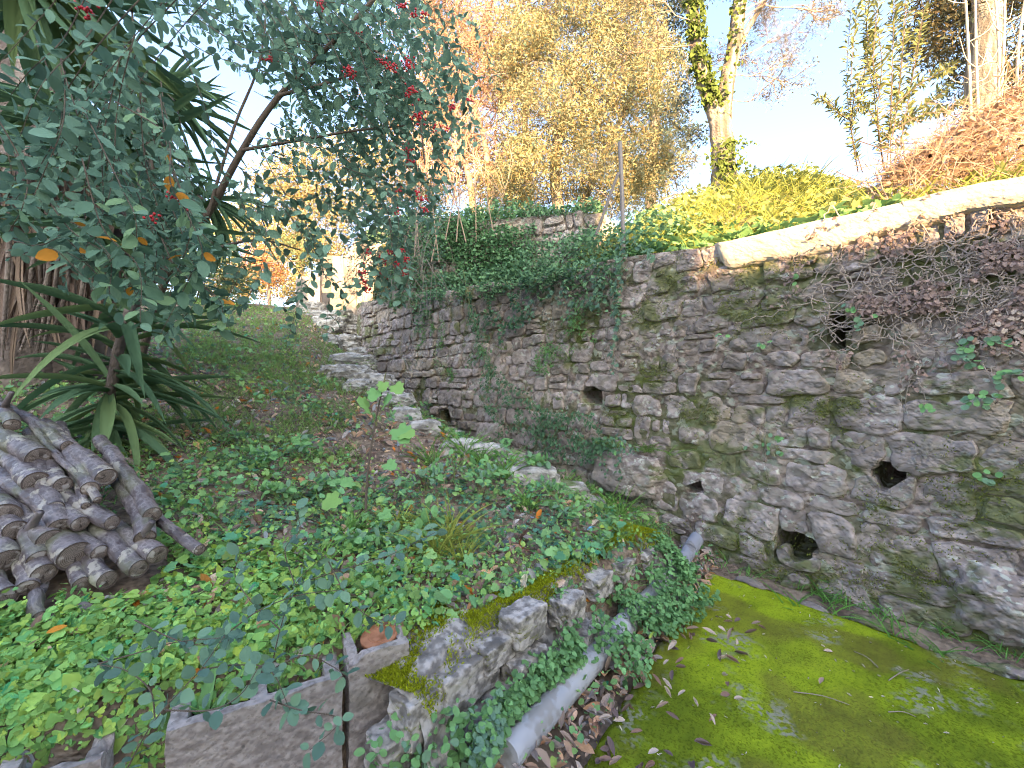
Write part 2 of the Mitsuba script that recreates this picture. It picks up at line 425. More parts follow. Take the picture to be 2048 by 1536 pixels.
ICO = {k: trimesh.creation.icosphere(k) for k in (1, 2, 3, 4)}


def rock(c, size, axes=None, seed=0, sub=3, amp=.22, square=.55, freq=1.6):
    """A rough stone: a squarish ball pushed about by noise."""
    p = np.array(ICO[sub].vertices)
    q = p / np.maximum(np.abs(p).max(1, keepdims=True), 1e-6)
    p = p * (1 - square) + q * square * .85
    n = meshkit.fbm(p * freq + seed * 7.3, 4, seed) - .5
    n2 = np.abs(meshkit.fbm(p * freq * 2.3 + seed * 3.1, 3, seed + 9) - .5)
    p = p * (1 + amp * 2 * n - amp * 1.6 * n2)[:, None] * np.asarray(size)
    if axes is not None: p = p @ np.asarray(axes)
    return p + c, np.array(ICO[sub].faces)


def faces_grid(nu, nv):
    i, j = np.meshgrid(np.arange(nu - 1), np.arange(nv - 1), indexing='ij')
    a = (i * nv + j).ravel()
    return np.vstack([np.stack([a, a + nv, a + nv + 1], 1), np.stack([a, a + nv + 1, a + 1], 1)])


WALL_AXES = np.array([WS, WN, [0, 0, 1]])
# ------------------------------------------------------------------ the setting: lawn, slab, bank
gs = np.concatenate([np.linspace(-70, -4, 12), np.linspace(-3.5, 1.4, 12), np.linspace(1.5, 7, 150), np.linspace(7.1, 14, 60), np.linspace(15, 90, 20)])
gv = np.concatenate([np.linspace(-80, -8, 18), np.linspace(-7.5, -3, 30), np.linspace(-2.9, 3.72, 130), [4.5, 6, 9, 15, 40, 90]])
S, V = np.meshgrid(gs, gv, indexing='ij')
vv = np.minimum(V, 3.72)
structure('ground', (xyz(S, V, Zg(S, vv)).reshape(-1, 3), faces_grid(len(gs), len(gv))), 'soil', True)
gs2 = np.concatenate([np.linspace(-90, -8, 12), np.linspace(-7, 14, 85), np.linspace(15, 90, 16)])
gv2 = WV + np.concatenate([[.30, .32], np.linspace(.4, 6, 40), np.linspace(6.4, 16, 20), np.linspace(18, 120, 14)])
S, V = np.meshgrid(gs2, gv2, indexing='ij')
Zs = Zb(S, V); Zs[:, 0] -= .6
structure('bank', (xyz(S, V, Zs).reshape(-1, 3), faces_grid(len(gs2), len(gv2))), 'bank_soil', True)
# the mossy slab between the low wall and the tall wall
sx, sy = np.linspace(-4.5, 1.75, 170), np.linspace(-2.0, 3.44, 150)
S, V = np.meshgrid(sx, sy, indexing='ij')
hz = meshkit.fbm(np.stack([S * 5, V * 5, S * 0], -1), 4, 2)
lim = 1.02 + .33 * np.clip(V - .85, -1.2, 2.6) * .75 + .06 * (meshkit.fbm(np.stack([S * 3, V * 3, S * 0], -1), 3, 6) - .5)
lim2 = 3.42 + .12 * (meshkit.fbm(np.stack([S * 4, V * 0, S * 0], -1), 3, 16) - .5) - .03 * np.clip(1 - S, 0, 3)
edge = np.minimum(ss(0, .05, lim - S + .02), ss(0, .05, lim2 - V))
structure('mossy_slab', (xyz(S, V, -.06 + .085 * edge + .030 * (hz - .5) * edge).reshape(-1, 3), faces_grid(len(sx), len(sy))), 'slab_moss', True)


def slab_ok(s, v):
    return (s < 1.0 + .33 * np.clip(v - .85, -1.2, 2.6) * .75) & (v < 3.36)


n = 330000
P = xyz(rnd(n) * 4.6 - 3.0, rnd(n) * 3.6 - .2, 0)
s, v = sv(P); P = P[slab_ok(s, v) & (P[:, 1] > 1.2)]
pn = meshkit.fbm(P * [6, 6, 1], 3, 3); keep = rnd(len(P)) < ss(.35, .6, pn)
P = P[keep]; P[:, 2] = .014 + .030 * (meshkit.fbm(np.stack([*[q * 5 for q in sv(P)], P[:, 0] * 0], -1), 4, 2) - .5)
A = norm(np.stack([R.normal(size=len(P)), R.normal(size=len(P)), 1.2 + rnd(len(P))], -1))
mc = np.array([.20, .235, .016]) * (.5 + .9 * rnd(len(P)))[:, None] + np.array([.05, .03, 0]) * (rnd(len(P)) > .6)[:, None]
sc = scatter(DIAMOND, P, A, np.cross(A, R.normal(size=(len(P), 3))), .007 + .008 * rnd(len(P)), .0042, mc)
k = thing('moss', 'bright green moss fuzz growing over the slab', 'moss', kind='stuff')
put(k, sc[:2], 'foliage', False, sc[2])

# ------------------------------------------------------------------ the tall rubble wall
wall = thing('stone_wall', 'tall grey rubble retaining wall with mossy joints and square drain holes', 'wall')
HOLES = [(1680, 672, 20, 46), (1186, 791, 34, 26), (1396, 970, 22, 20), (1783, 954, 46, 40), (1598, 1092, 62, 40), (1672, 636, 22, 14)]
holes = []
for x, y, w, h in HOLES:
    p0, p1 = wall_at(x - w / 2, y + h / 2), wall_at(x + w / 2, y - h / 2)
    s0, s1 = sorted((sv(p0)[0], sv(p1)[0]))
    holes.append((s0, s1, p0[2], p1[2]))
S0, S1 = -3.6, 9.55


def batter(s, z):                          # the face leans and bulges a little
    return .10 * np.clip(1.2 - (z - .3 * np.clip(s - 2, 0, 9)), 0, 1.2) / 1.2 + .07 * (meshkit.fbm(np.stack([s * .8, z * .8, s * 0], -1), 2, 77) - .5)


cs, cz = np.arange(S0, S1 + .5, .035), np.arange(-.3, 3.6, .035)
S, Z = np.meshgrid(cs, cz, indexing='ij')
Z = np.minimum(Z, wall_top(S))
dep = .020 + .065 * (meshkit.fbm(np.stack([S * 9, Z * 9, S * 0], -1), 3, 4) - .5) + batter(S, Z)
for a, b, c, d in holes:
    hn = .035 * (meshkit.fbm(np.stack([S * 14, Z * 14, S * 0], -1), 3, 61) - .5)
    dep = np.where((S > a - .01 + hn) & (S < b + .01 - hn) & (Z > c + hn) & (Z < d + .01 + hn), -.9, dep)
for (px, py, rw) in [(905, 835, .16), (770, 770, .10)]:
    q = wall_at(px, py); qs = sv(q)[0]
    dep = np.where(((S - qs) ** 2 + (1.3 * (Z - q[2])) ** 2) < rw ** 2, -.4, dep)
part(wall, 'mortar_core', (xyz(S, WV - dep, Z).reshape(-1, 3), faces_grid(len(cs), len(cz))), 'mortar', 40)
# top and end of the wall
ts = np.linspace(S0, S1 + .48, 80); tv = np.array([WV + .02, WV + .15, WV + .36])
S, V = np.meshgrid(ts, tv, indexing='ij')
part(wall, 'top', (xyz(S, V, wall_top(S) - .003 + .03 * (meshkit.noise(np.stack([S * 4, V * 9, S * 0], -1), 3) - .6)).reshape(-1, 3), faces_grid(80, 3)), 'mortar', True)


def stone_mesh(poly, depth, seed, place, n=22, rings=(1.0, .99, .95, .86, .7, .5, .28, .1), bulge=.022, rough_=.024):
    """One rubble stone: its outline rounded and roughened, its face humped and noisy; place(u, w, out) puts it in the world."""
    ex = poly.exterior
    pts = np.array([ex.interpolate(t, normalized=True).coords[0] for t in np.linspace(0, 1, n, endpoint=False)])
    pts = (np.roll(pts, 1, 0) + 2 * pts + np.roll(pts, -1, 0)) / 4
    c = np.array(poly.centroid.coords[0]); rad = math.sqrt(poly.area / math.pi)
    nn = meshkit.fbm(np.concatenate([pts * 14, np.full((n, 1), seed)], 1), 3, seed) - .5
    pts = c + (pts - c) * (1 + .50 * nn)[:, None]
    lev = np.interp(rings, [.2, .52, .86, .95, .99, 1.0], [1.0, .98, .88, .62, .15, -1.6])
    uvs, out = [], []
    tilt = (meshkit.noise(np.array([[seed * 1.7, 2.3, 0.5], [seed * 2.1, 7.7, 1.5]]), 5) - .5) * .35
    for i, (r, l) in enumerate(zip(rings, lev)):
        q = c + (pts - c) * r
        nz = meshkit.fbm(np.concatenate([q * 11, np.full((n, 1), seed * 3.3)], 1), 4, seed + 1) - .5
        fz = np.floor(4 * (meshkit.noise(np.concatenate([q * 8, np.full((n, 1), seed * 1.3)], 1), seed + 2))) / 4 - .4
        uvs.append(q); out.append(depth + bulge * l + (nz * rough_ * 2.6 + fz * rough_ * .9 + (q - c) @ tilt * .5) * (1 if i > 1 else .4) - (.10 if i == 0 else 0))
    uvs.append(c[None]); out.append(np.array([depth + bulge]))
    uvs, out = np.vstack(uvs), np.concatenate(out)
    k = len(rings); f = []
    j = np.arange(n); jn = (j + 1) % n
    for i in range(k - 1):
        a, b = i * n, (i + 1) * n
        f += [np.stack([a + j, a + jn, b + j], 1), np.stack([a + jn, b + jn, b + j], 1)]
    f.append(np.stack([(k - 1) * n + j, (k - 1) * n + jn, j * 0 + k * n], 1))
    return place(uvs[:, 0], uvs[:, 1], out), np.vstack(f)


def rubble_cells(seed, s0, s1, z0, z1, row, wide, jit=.33):
    """Roughly coursed blocks: wavy courses, each cut by leaning joints, some blocks split in two."""
    g = np.random.default_rng(seed); out = []
    wav = lambda x, k: .055 * (meshkit.fbm(np.stack([x * 1.3, x * 0 + k * 3.7, x * 0], -1), 3, seed) - .5) * 2
    z, k = z0 - row, 0; hs = row * (.75 + .6 * g.random())
    while z < z1 + row:
        x = s0 - wide + g.random() * wide
        lean = 0
        while x < s1 + wide:
            w = wide * (.45 + 1.0 * g.random() ** 1.3); l2 = .06 * (g.random() - .5)
            xs = np.linspace(0, 1, 6)
            xb, xt = x - lean + (w - l2 + lean) * xs, x + lean + (w + l2 - lean) * xs
            lo, hi = z + wav(xb, k), z + hs + wav(xt, k + 1)
            j = .012 * g.normal(size=(2, 6))
            q = np.vstack([np.stack([xb, lo + j[0]], 1), np.stack([xt, hi + j[1]], 1)[::-1]])
            po = Polygon(q).buffer(0)
            if g.random() < .26 and hs > .15:
                t = z + hs * (.3 + .4 * g.random()); c = [po.intersection(sbox(x - 1, z - 1, x + w + 1, t)), po.intersection(sbox(x - 1, t, x + w + 1, z + hs + 1))]
                if g.random() < .5:
                    m = x + w * (.35 + .3 * g.random()); i = int(g.random() * 2); big = c.pop(i); c += [big.intersection(sbox(x - 1, z - 1, m, z + 2)), big.intersection(sbox(m, z - 1, x + w + 1, z + 2))]
            else: c = [po]
            out += [r for r in c if r.geom_type == 'Polygon' and r.area > .002]
            x += w; lean = l2
        z += hs; k += 1; hs = row * (.62 + .8 * g.random())
    return out


def clean(po, gap, rnd_):
    po = po.buffer(-gap - rnd_).buffer(rnd_ * .95)
    if po.geom_type == 'MultiPolygon': po = max(po.geoms, key=lambda g: g.area)
    return po if (not po.is_empty and po.area > .0022) else None


place = lambda u, w, o: xyz(u, WV - o - batter(u, w), w)
cells = rubble_cells(21, S0, S1, -.2, 3.6, .192, .335)
stones = []
hole_boxes = [Polygon([(a + j[0], c + j[1]), ((a + b) / 2, c + j[2]), (b + j[3], c + j[4]), (b + j[5], (c + d) / 2), (b + j[6], d + j[7]), ((a + b) / 2 + j[8], d + j[9]), (a + j[10], d + j[11]), (a + j[12], (c + d) / 2)]) for (a, b, c, d), j in zip(holes, .022 * np.random.default_rng(3).normal(size=(len(holes), 13)))]
for q in [(905, 835, .15), (770, 770, .09)]:
    w_ = wall_at(q[0], q[1]); hole_boxes.append(Point(sv(w_)[0], w_[2]).buffer(q[2]))
g = np.random.default_rng(5)
for i, po in enumerate(cells):
    cx, cy = po.centroid.coords[0]
    if not (S0 < cx < S1): continue
    lo = Zg(cx, WV - .1) - .15
    if cy < lo or cy > wall_top(cx) + .05: continue
    po = po.intersection(sbox(S0, -.3, S1 + .05, 9)).intersection(Polygon([(S0, -.4), (S1 + .1, -.4), (S1 + .1, wall_top(S1) - .01), (1.74, wall_top(1.74) - .01), (S0, wall_top(S0) - .01)]).buffer(0) if cx > -9 else po)
    for hb in hole_boxes: po = po.difference(hb)
    if po.is_empty: continue
    if po.geom_type == 'MultiPolygon': po = max(po.geoms, key=lambda q: q.area)
    if g.random() < .07 and cx < 7: po = affinity.scale(po, .62, .62)
    po = clean(po, .002 + .014 * g.random() ** 2, .014)
    if po is None: continue
    if po.geom_type != 'Polygon': continue
    near = math.hypot(cx * UX[0] + WV * UY[0], cx * UX[1] + WV * UY[1])
    dep = .004 + .026 * g.random()
    dep += .07 * g.random() ** 2 * ss(3.5, 6.5, cx)
    m = stone_mesh(po, dep, i, place, 26 if near < 5.5 else 18)
    stones.append((po.area / near ** 2 * (1 if -.4 < cx < 9.3 else .01), m))
stones.sort(key=lambda t: -t[0])
for _, m in stones[:290]: part(wall, 'stone', m, 'stone_face', 50)
rest = Bag()
for _, m in stones[290:]: rest.add(*m)
part(wall, 'small_stones', rest.mesh(), 'stone_face', 50, kind='stuff')
# the return of the wall at its far end, stones stacked round the corner
for i in range(26):
    z = 1.55 + (i // 2) * .135; k = i % 2
    c = xyz(S1 + .02 + .1 * g.random(), WV + .05 + .3 * k + .1 * g.random(), z)
    part(wall, 'end_stone', rock(c, (.13 + .07 * g.random(), .17, .085), WALL_AXES, i + 40, 2, .25, .6), 'stone_face', 45)
# pale cement coping along the sunny end
ts = np.linspace(S0, 1.72, 90)
prof = [(.16, -.27), (-.02, -.24), (-.05, -.2), (-.055, -.05), (-.035, .012), (.05, .03), (.30, .02), (.36, -.1)]
cv = []
for a, (o, z) in enumerate(prof):
    nz = meshkit.fbm(np.stack([ts * 5, ts * 0 + a * .8, ts * 0], -1), 3, 3) - .5
    thin = ss(-.2, 1.4, ts) if z < -.15 else 1
    tp_ = ss(1.74, 1.50 + .05 * a, ts); rag = .04 * (meshkit.fbm(np.stack([ts * 9, ts * 0 + 5, ts * 0], -1), 3, 30) - .5) if z < -.15 else 0
    cv.append(xyz(ts, WV + (o - .02) * (.3 + .7 * tp_) + .05 * (1 - tp_) + .045 * nz - batter(ts, wall_top(ts)), wall_top(ts) + z * (.55 + .45 * thin) * (.35 + .65 * tp_) + rag + .055 * nz))
cv = np.stack(cv, 1)
part(wall, 'coping', (cv.reshape(-1, 3), faces_grid(90, len(prof))), 'cement', 50, label='pale cement coping lit by the sun')

# boulders at the foot of the wall
k = thing('boulder', 'big grey boulder jutting from the wall foot under a grassy ledge', 'boulder')
put(k, rock(wall_at(1262, 945, .02), (.46, .25, .235), WALL_AXES, 3, 4, .2, .6), 'stone_face', 50)
k = thing('boulder', 'rounded muddy boulder bulging from the wall foot at the photo edge', 'boulder')
put(k, rock(wall_at(2015, 1205, .04), (.24, .17, .22), WALL_AXES, 8, 4, .22, .35, 2.2), 'stone_face', 60)
k = thing('boulder', 'low pale stone in the grass below the jutting boulder', 'boulder')
p = ground_at(1185, 1012); put(k, rock(p + [0, 0, .03], (.16, .10, .07), None, 12, 3, .2, .4), 'path_stone_face', 50)
k = thing('boulder', 'dark jagged stone beside the hollow at the wall foot', 'boulder')
put(k, rock(wall_at(990, 880, .05), (.34, .2, .3), WALL_AXES, 17, 4, .25, .6), 'stone_face', 50)
k = thing('boulder', 'flat rock on the litter in front of the hollow in the wall', 'boulder')
p = ground_at(900, 870); put(k, rock(p, (.28, .2, .09), None, 23, 3, .22, .5), 'path_stone_face', 50)
for i, (x, y) in enumerate([(1500, 1172), (1620, 1222), (1740, 1255), (1935, 1338), (2030, 1358)]):
    p = ground_at(x, y)
    k = thing('edge_stone', f'small pale stone on the slab edge by the wall, {ORD[i]} from the left', 'stone', 'stones along the slab edge')
    put(k, rock(p + [0, 0, .01], (.12, .06, .045), np.array([[.65, -.76, 0], [.76, .65, 0], [0, 0, 1]]), int(x), 3, .28, .45), 'stone_face', 50)

# ------------------------------------------------------------------ rock steps and the walls at the top of the path
STEPS = [(745, 775, .34, .20, .14), (705, 735, .40, .2, .15), (765, 720, .3, .2, .16), (690, 690, .42, .22, .17), (745, 690, .35, .25, .15), (655, 655, .40, .2, .18), (715, 665, .50, .25, .12), (625, 625, .35, .2, .2), (690, 645, .6, .25, .1),
         (720, 780, .22, .15, .1), (790, 810, .25, .16, .1), (660, 690, .25, .2, .14), (735, 715, .5, .3, .16), (690, 755, .4, .25, .13), (775, 760, .35, .2, .16), (665, 640, .55, .3, .16)]
RK = rank([-y_ - .001 * x_ for x_, y_, *_ in STEPS])
for i, (x, y, a, b, c) in enumerate(STEPS):
    p = ground_at(x, y)
    k = thing('step_rock', f'rugged pale step rock of the climbing path, {ORD[RK[i]]} from the bottom', 'rock', 'rocks stepping up the path')
    put(k, rock(p + [0, 0, .04], (a * 1.05, b * 1.3, c * 1.35), None, i + 60, 4, .30, .45, 2.0), 'path_stone_face', 45)


for i, (x, y) in enumerate([(770, 800), (812, 838), (850, 865), (925, 905), (965, 920), (1010, 930), (1060, 965), (1130, 990)]):
    k = thing('base_rock', f'rough grey rock at the foot of the tall wall, {ORD[i]} from the left', 'rock', 'rocks along the wall foot')
    put(k, rock(ground_at(x, y) + [0, 0, .03], (.20 + .1 * g.random(), .15, .10 + .05 * g.random()), None, i + 90, 3, .28, .5, 2.0), 'path_stone_face', 45)


def slab_box(c, ex, size, n=(10, 3, 10), amp=.012, seed=1):
    """A box with softly uneven faces: ex is its long horizontal direction."""
    m = trimesh.creation.box(size)
    for _ in range(4 if amp else 0): m = m.subdivide()
    v = np.array(m.vertices); nn = meshkit.fbm(v * 3 + seed, 3, seed) - .5
    v = v * (1 + amp * nn[:, None] / np.maximum(np.abs(v).max(), .2) * 2)
    ex = norm(np.array([ex[0], ex[1], 0.0])); ey = np.array([-ex[1], ex[0], 0])
    return v @ np.array([ex, ey, [0, 0, 1]]) + c, np.array(m.faces)


k = thing('concrete_wall', 'light grey square concrete slab wall at the top of the path', 'wall')
put(k, slab_box(at(618, 590, 11.6), (1, .1), (.62, .16, .95)), 'concrete', 40)
k = thing('concrete_wall', 'dark weathered concrete wall panel beside the tall lit plaster wall', 'wall')
put(k, slab_box(at(672, 585, 12.6), (1, .25), (.95, .18, 2.1)), 'plaster_grey', 40)
k = thing('plaster_wall', 'tall stained plaster wall with sunlit top at the end of the path', 'wall')
pv = []
for x, y in [(690, 650), (690, 520), (712, 480), (742, 455), (800, 452), (800, 650)]: pv.append(at(x, y, 11.4 + (x - 690) * .006)[[0, 2]])
po = Polygon(pv); m = trimesh.creation.extrude_polygon(po, .3, engine='earcut')
for _ in range(3): m = m.subdivide()
v = np.array(m.vertices); q = np.stack([v[:, 0], 11.6 + v[:, 2] + (v[:, 0] + 4) * .6, v[:, 1]], 1)
put(k, (q, np.array(m.faces)), 'plaster', 40)

# ------------------------------------------------------------------ the low wall, its stones and moss
low = thing('low_stone_wall', 'low rubble wall capped with yellow green moss beside the slab', 'wall')
LP = np.array([(-.355, 1.57), (-.256, 1.78), (-.06, 2.05), (.2, 2.29), (.57, 2.76), (.955, 3.08), (1.15, 3.28)])
lc = curve(np.c_[LP, np.full(7, .4)], 60)
tang = norm(np.gradient(lc, axis=0)); out = np.stack([tang[:, 1], -tang[:, 0], tang[:, 0] * 0], 1)      # towards the slab
lc[:, 2] = np.interp(np.arange(60), [0, 12, 50, 59], [.35, .41, .42, .32])
pa, pz = [-.42, -.28, -.12, -.03, .0, .02, .05, .12, .22], [-.13, .0, .015, .0, -.03, -.09, -.2, -.32, -.42]
fi, fa = np.linspace(0, 59, 200), np.linspace(0, 1, 46)
lcf, outf = np.array([np.interp(fi, np.arange(60), lc[:, c]) for c in range(3)]).T, np.array([np.interp(fi, np.arange(60), out[:, c]) for c in range(3)]).T
cv = []
for t in fa:
    o, z = np.interp(t, np.linspace(0, 1, 9), pa), np.interp(t, np.linspace(0, 1, 9), pz)
    q = lcf + outf * o + np.array([0, 0, z]); n1, n2 = meshkit.fbm(q * 9, 4, 12) - .5, np.floor(meshkit.noise(q * 7, 5) * 3) / 3 - .33
    cv.append(q + outf * (.05 * n1 + .022 * n2)[:, None] * (1 if o > -.05 else .3) + np.array([0, 0, 1]) * (.055 * n1)[:, None])
cv = np.stack(cv, 1)
part(low, 'core', (cv.reshape(-1, 3), faces_grid(200, 46)), 'low_stone_face', 45)
LOWST = [(930, 1345, 1.76, .17, .07, .10), (1045, 1235, 1.97, .115, .08, .085), (1050, 1320, 1.93, .12, .07, .07), (1135, 1210, 2.20, .10, .07, .085), (1195, 1160, 2.5, .10, .07, .075), (1240, 1130, 2.72, .10, .08, .065), (1288, 1108, 2.95, .11, .08, .06),
         (1105, 1180, 2.36, .13, .1, .045), (835, 1450, 1.62, .10, .07, .10), (1170, 1275, 2.26, .1, .07, .09), (1000, 1390, 1.86, .12, .06, .08), (985, 1290, 1.86, .10, .07, .06), (1180, 1120, 2.7, .15, .1, .045), (1235, 1088, 3.0, .15, .1, .035), (838, 1405, 1.60, .10, .08, .10), (800, 1475, 1.58, .12, .08, .10)]
lowax = np.array([[.62, .78, 0], [.78, -.62, 0], [0, 0, 1]])
for i, (x, y, d, a, b, c) in enumerate(LOWST):
    part(low, 'stone', rock(at(x, y, d + .05) - [0, 0, .022], (a * 1.12, b, c), lowax, i + 5, 4, .15, .97, 1.9), 'low_stone_face', 45)
mv = Bag()
n = 56000
u = rnd(n); i = (u * 59).astype(int); P = lc[i] + tang[i] * ((u * 59 - i) * .04)[:, None] + out[i] * (oo_ := -.34 * rnd(n) + .065)[:, None]
P[:, 2] += .008 - 1.1 * np.clip(oo_ + .005, 0, 1)
keep = rnd(n) < ss(.34, .56, meshkit.fbm(P * [6, 6, 2], 3, 21)) * (.35 + .65 * ss(.05, .0, oo_)); P = P[keep]
A = norm(np.stack([R.normal(size=len(P)) * .8, R.normal(size=len(P)) * .8, 1 + 0 * P[:, 0]], -1)); P[:, 2] += .012 * meshkit.noise(P * 30, 2)
mc = np.array([.30, .34, .02]) * (.6 + .7 * rnd(len(P)))[:, None]
sc = scatter(DIAMOND, P, A, np.cross(A, R.normal(size=(len(P), 3))), .012 + .010 * rnd(len(P)), .006, mc)
part(low, 'moss', sc[:2], 'foliage', False, sc[2], kind='stuff')


# ------------------------------------------------------------------ hollow concrete blocks
def block(x0, x1, d0, zt, ht, cores, y_dir=(.865, .5), dep=.2, seed=1):
    """A hollow block: front top corners at x-parameters along y_dir from the point d0."""
    Lb = x1 - x0
    body = m3.Manifold.cube([Lb, dep, ht])
    for c0, c1 in cores: body = body - m3.Manifold.cube([c1 - c0, dep - .07, ht]).translate([c0, .035, .04])
    body = body.refine_to_length(.016)
    m = body.to_mesh(); v, f = np.array(m.vert_properties[:, :3]), np.array(m.tri_verts)
    nn = meshkit.fbm(v * 26 + seed * 3, 3, seed) - .5
    top = ss(ht - .03, ht, v[:, 2])
    chip = np.clip(meshkit.fbm(v * [11, 11, 0] + seed, 3, seed + 4) - .50, 0, 1)
    v = v + np.stack([.010 * nn, .012 * (meshkit.fbm(v * 30 + 9, 2, seed) - .5), .014 * nn - .16 * chip * top], 1)
    ex = norm(np.array([*y_dir, 0.0])); ey = np.array([-ex[1], ex[0], 0])
    o = np.array([*d0, zt - ht]) + ex * x0
    return v @ np.array([ex, ey, [0, 0, 1]]) + o, f


k = thing('concrete_block', 'upright hollow concrete block holding the rusty round lid', 'concrete block')
put(k, block(0.02, .25, (-.635, 1.62), .455, .52, [(.035, .195)], dep=.24, seed=3), 'concrete', 30)
k = thing('concrete_block', 'long hollow concrete block with broken cells beside the upright block', 'concrete block')
put(k, block(-.53, -.005, (-.635, 1.62), .40, .45, [(.05, .23), (.28, .47)], dep=.2, seed=5), 'concrete', 30)
k = thing('concrete_block', 'mossy concrete block half buried at the bottom left corner', 'concrete block')
put(k, block(-1.12, -.68, (-.635, 1.62), .385, .45, [(.05, .19), (.24, .39)], dep=.2, seed=8), 'concrete', 30)
# rusty lid
k = thing('rusty_lid', 'rusty round metal lid lying in the upright hollow block', 'lid')
c = at(758, 1272, 1.79)
m = trimesh.creation.cylinder(.074, .010, sections=56); m2 = trimesh.creation.torus(.070, .005, 48, 10); m3_ = trimesh.creation.torus(.040, .003, 40, 8)
m2.apply_translation([0, 0, .004]); m3_.apply_translation([0, 0, .005])
lid = trimesh.util.concatenate([m, m2, m3_])
lid.apply_transform(trimesh.transformations.rotation_matrix(.16, [.6, -.3, 0])); lid.apply_translation(c)
put(k, lid, 'rust', 35)

# ------------------------------------------------------------------ the drain pipe
pipe = thing('drain_pipe', 'grey plastic drain pipe lying along the foot of the low wall', 'pipe')
a0, a1 = np.array([-.02, 1.62, .10]), np.array([1.72, 3.86, .11])
pt = lambda t: a0 + (a1 - a0) * t


def pipe_piece(t0, t1, r, key, bend=0.0):
    p = np.array([pt(t) for t in np.linspace(t0, t1, 14)]); p[:, 2] += bend * np.linspace(0, 1, 14) ** 2
    return part(pipe, key[0], tube(p, r, r, 28), key[1], 40)


pipe_piece(0, .36, .058, ('pipe_section', 'pipe_grey'))
pipe_piece(.34, .39, .066, ('socket', 'pipe_grey'))
pipe_piece(.385, .70, .056, ('pipe_section', 'pipe_grey'))
pipe_piece(.69, .735, .062, ('socket', 'pipe_blue'))
pipe_piece(.73, .86, .053, ('pipe_section', 'pipe_blue'), .03)
p = np.array([pt(t) for t in np.linspace(.845, .985, 14)]); p[:, 2] += .03 + .05 * np.linspace(0, 1, 14)
r = np.r_[np.full(11, .058), .054, .042, .02]
part(pipe, 'end_piece', tube(p, r, None, 28), 'pipe_blue', 45)

# ------------------------------------------------------------------ wood pile
D0 = norm(np.array([-.78, .44, .24]))
LOGS = [(72, 965, 25, 'pale barked log with split cut end on the upper left of the wood pile'), (78, 915, 24, None), (180, 978, 17, 'slim grey log with a strip of loose bark across the pile top'), (212, 955, 21, None),
        (305, 1030, 19, 'banded log at the right shoulder of the wood pile'), (290, 1075, 21, None), (120, 1052, 21, None), (160, 1048, 17, None), (100, 1080, 25, 'blue grey smooth log in the middle of the wood pile'),
        (8, 1035, 32, 'thick log with a pale core at the left photo edge'), (78, 1118, 22, None), (12, 1122, 30, None), (150, 1112, 34, 'thickest log with a wide dark cut end in the pile'), (278, 1138, 21, 'log with a white spot on its cut end near the pile foot'),
        (400, 1100, 13, 'thin log sticking out of the pile towards the lawn'), (315, 1110, 22, None), (88, 1148, 24, None), (165, 1168, 18, None), (215, 1160, 21, None), (80, 1235, 15, 'short thin log lying in the leaves before the pile'),
        (12, 1195, 26, None), (126, 970, 18, None), (172, 1012, 9, None), (196, 1000, 9, None), (135, 893, 13, None), (24, 850, 15, None), (250, 1120, 16, None), (55, 1175, 20, None), (30, 1060, 22, None), (225, 1045, 17, None), (200, 1105, 18, None), (110, 1015, 17, None)]
g = np.random.default_rng(9); LOG_LINES = []
ROWS = [(930, 'top'), (1010, 'upper'), (1070, 'middle'), (1130, 'lower'), (9999, 'bottom')]
rows_ = [next(n_ for y_, n_ in ROWS if l[1] < y_) for l in LOGS]
LOGLAB = [f'cut grey log in the {r} row of the wood pile, {ORD[sum(q == r and m[0] < l[0] for q, m in zip(rows_, LOGS))]} from the left' for r, l in zip(rows_, LOGS)]
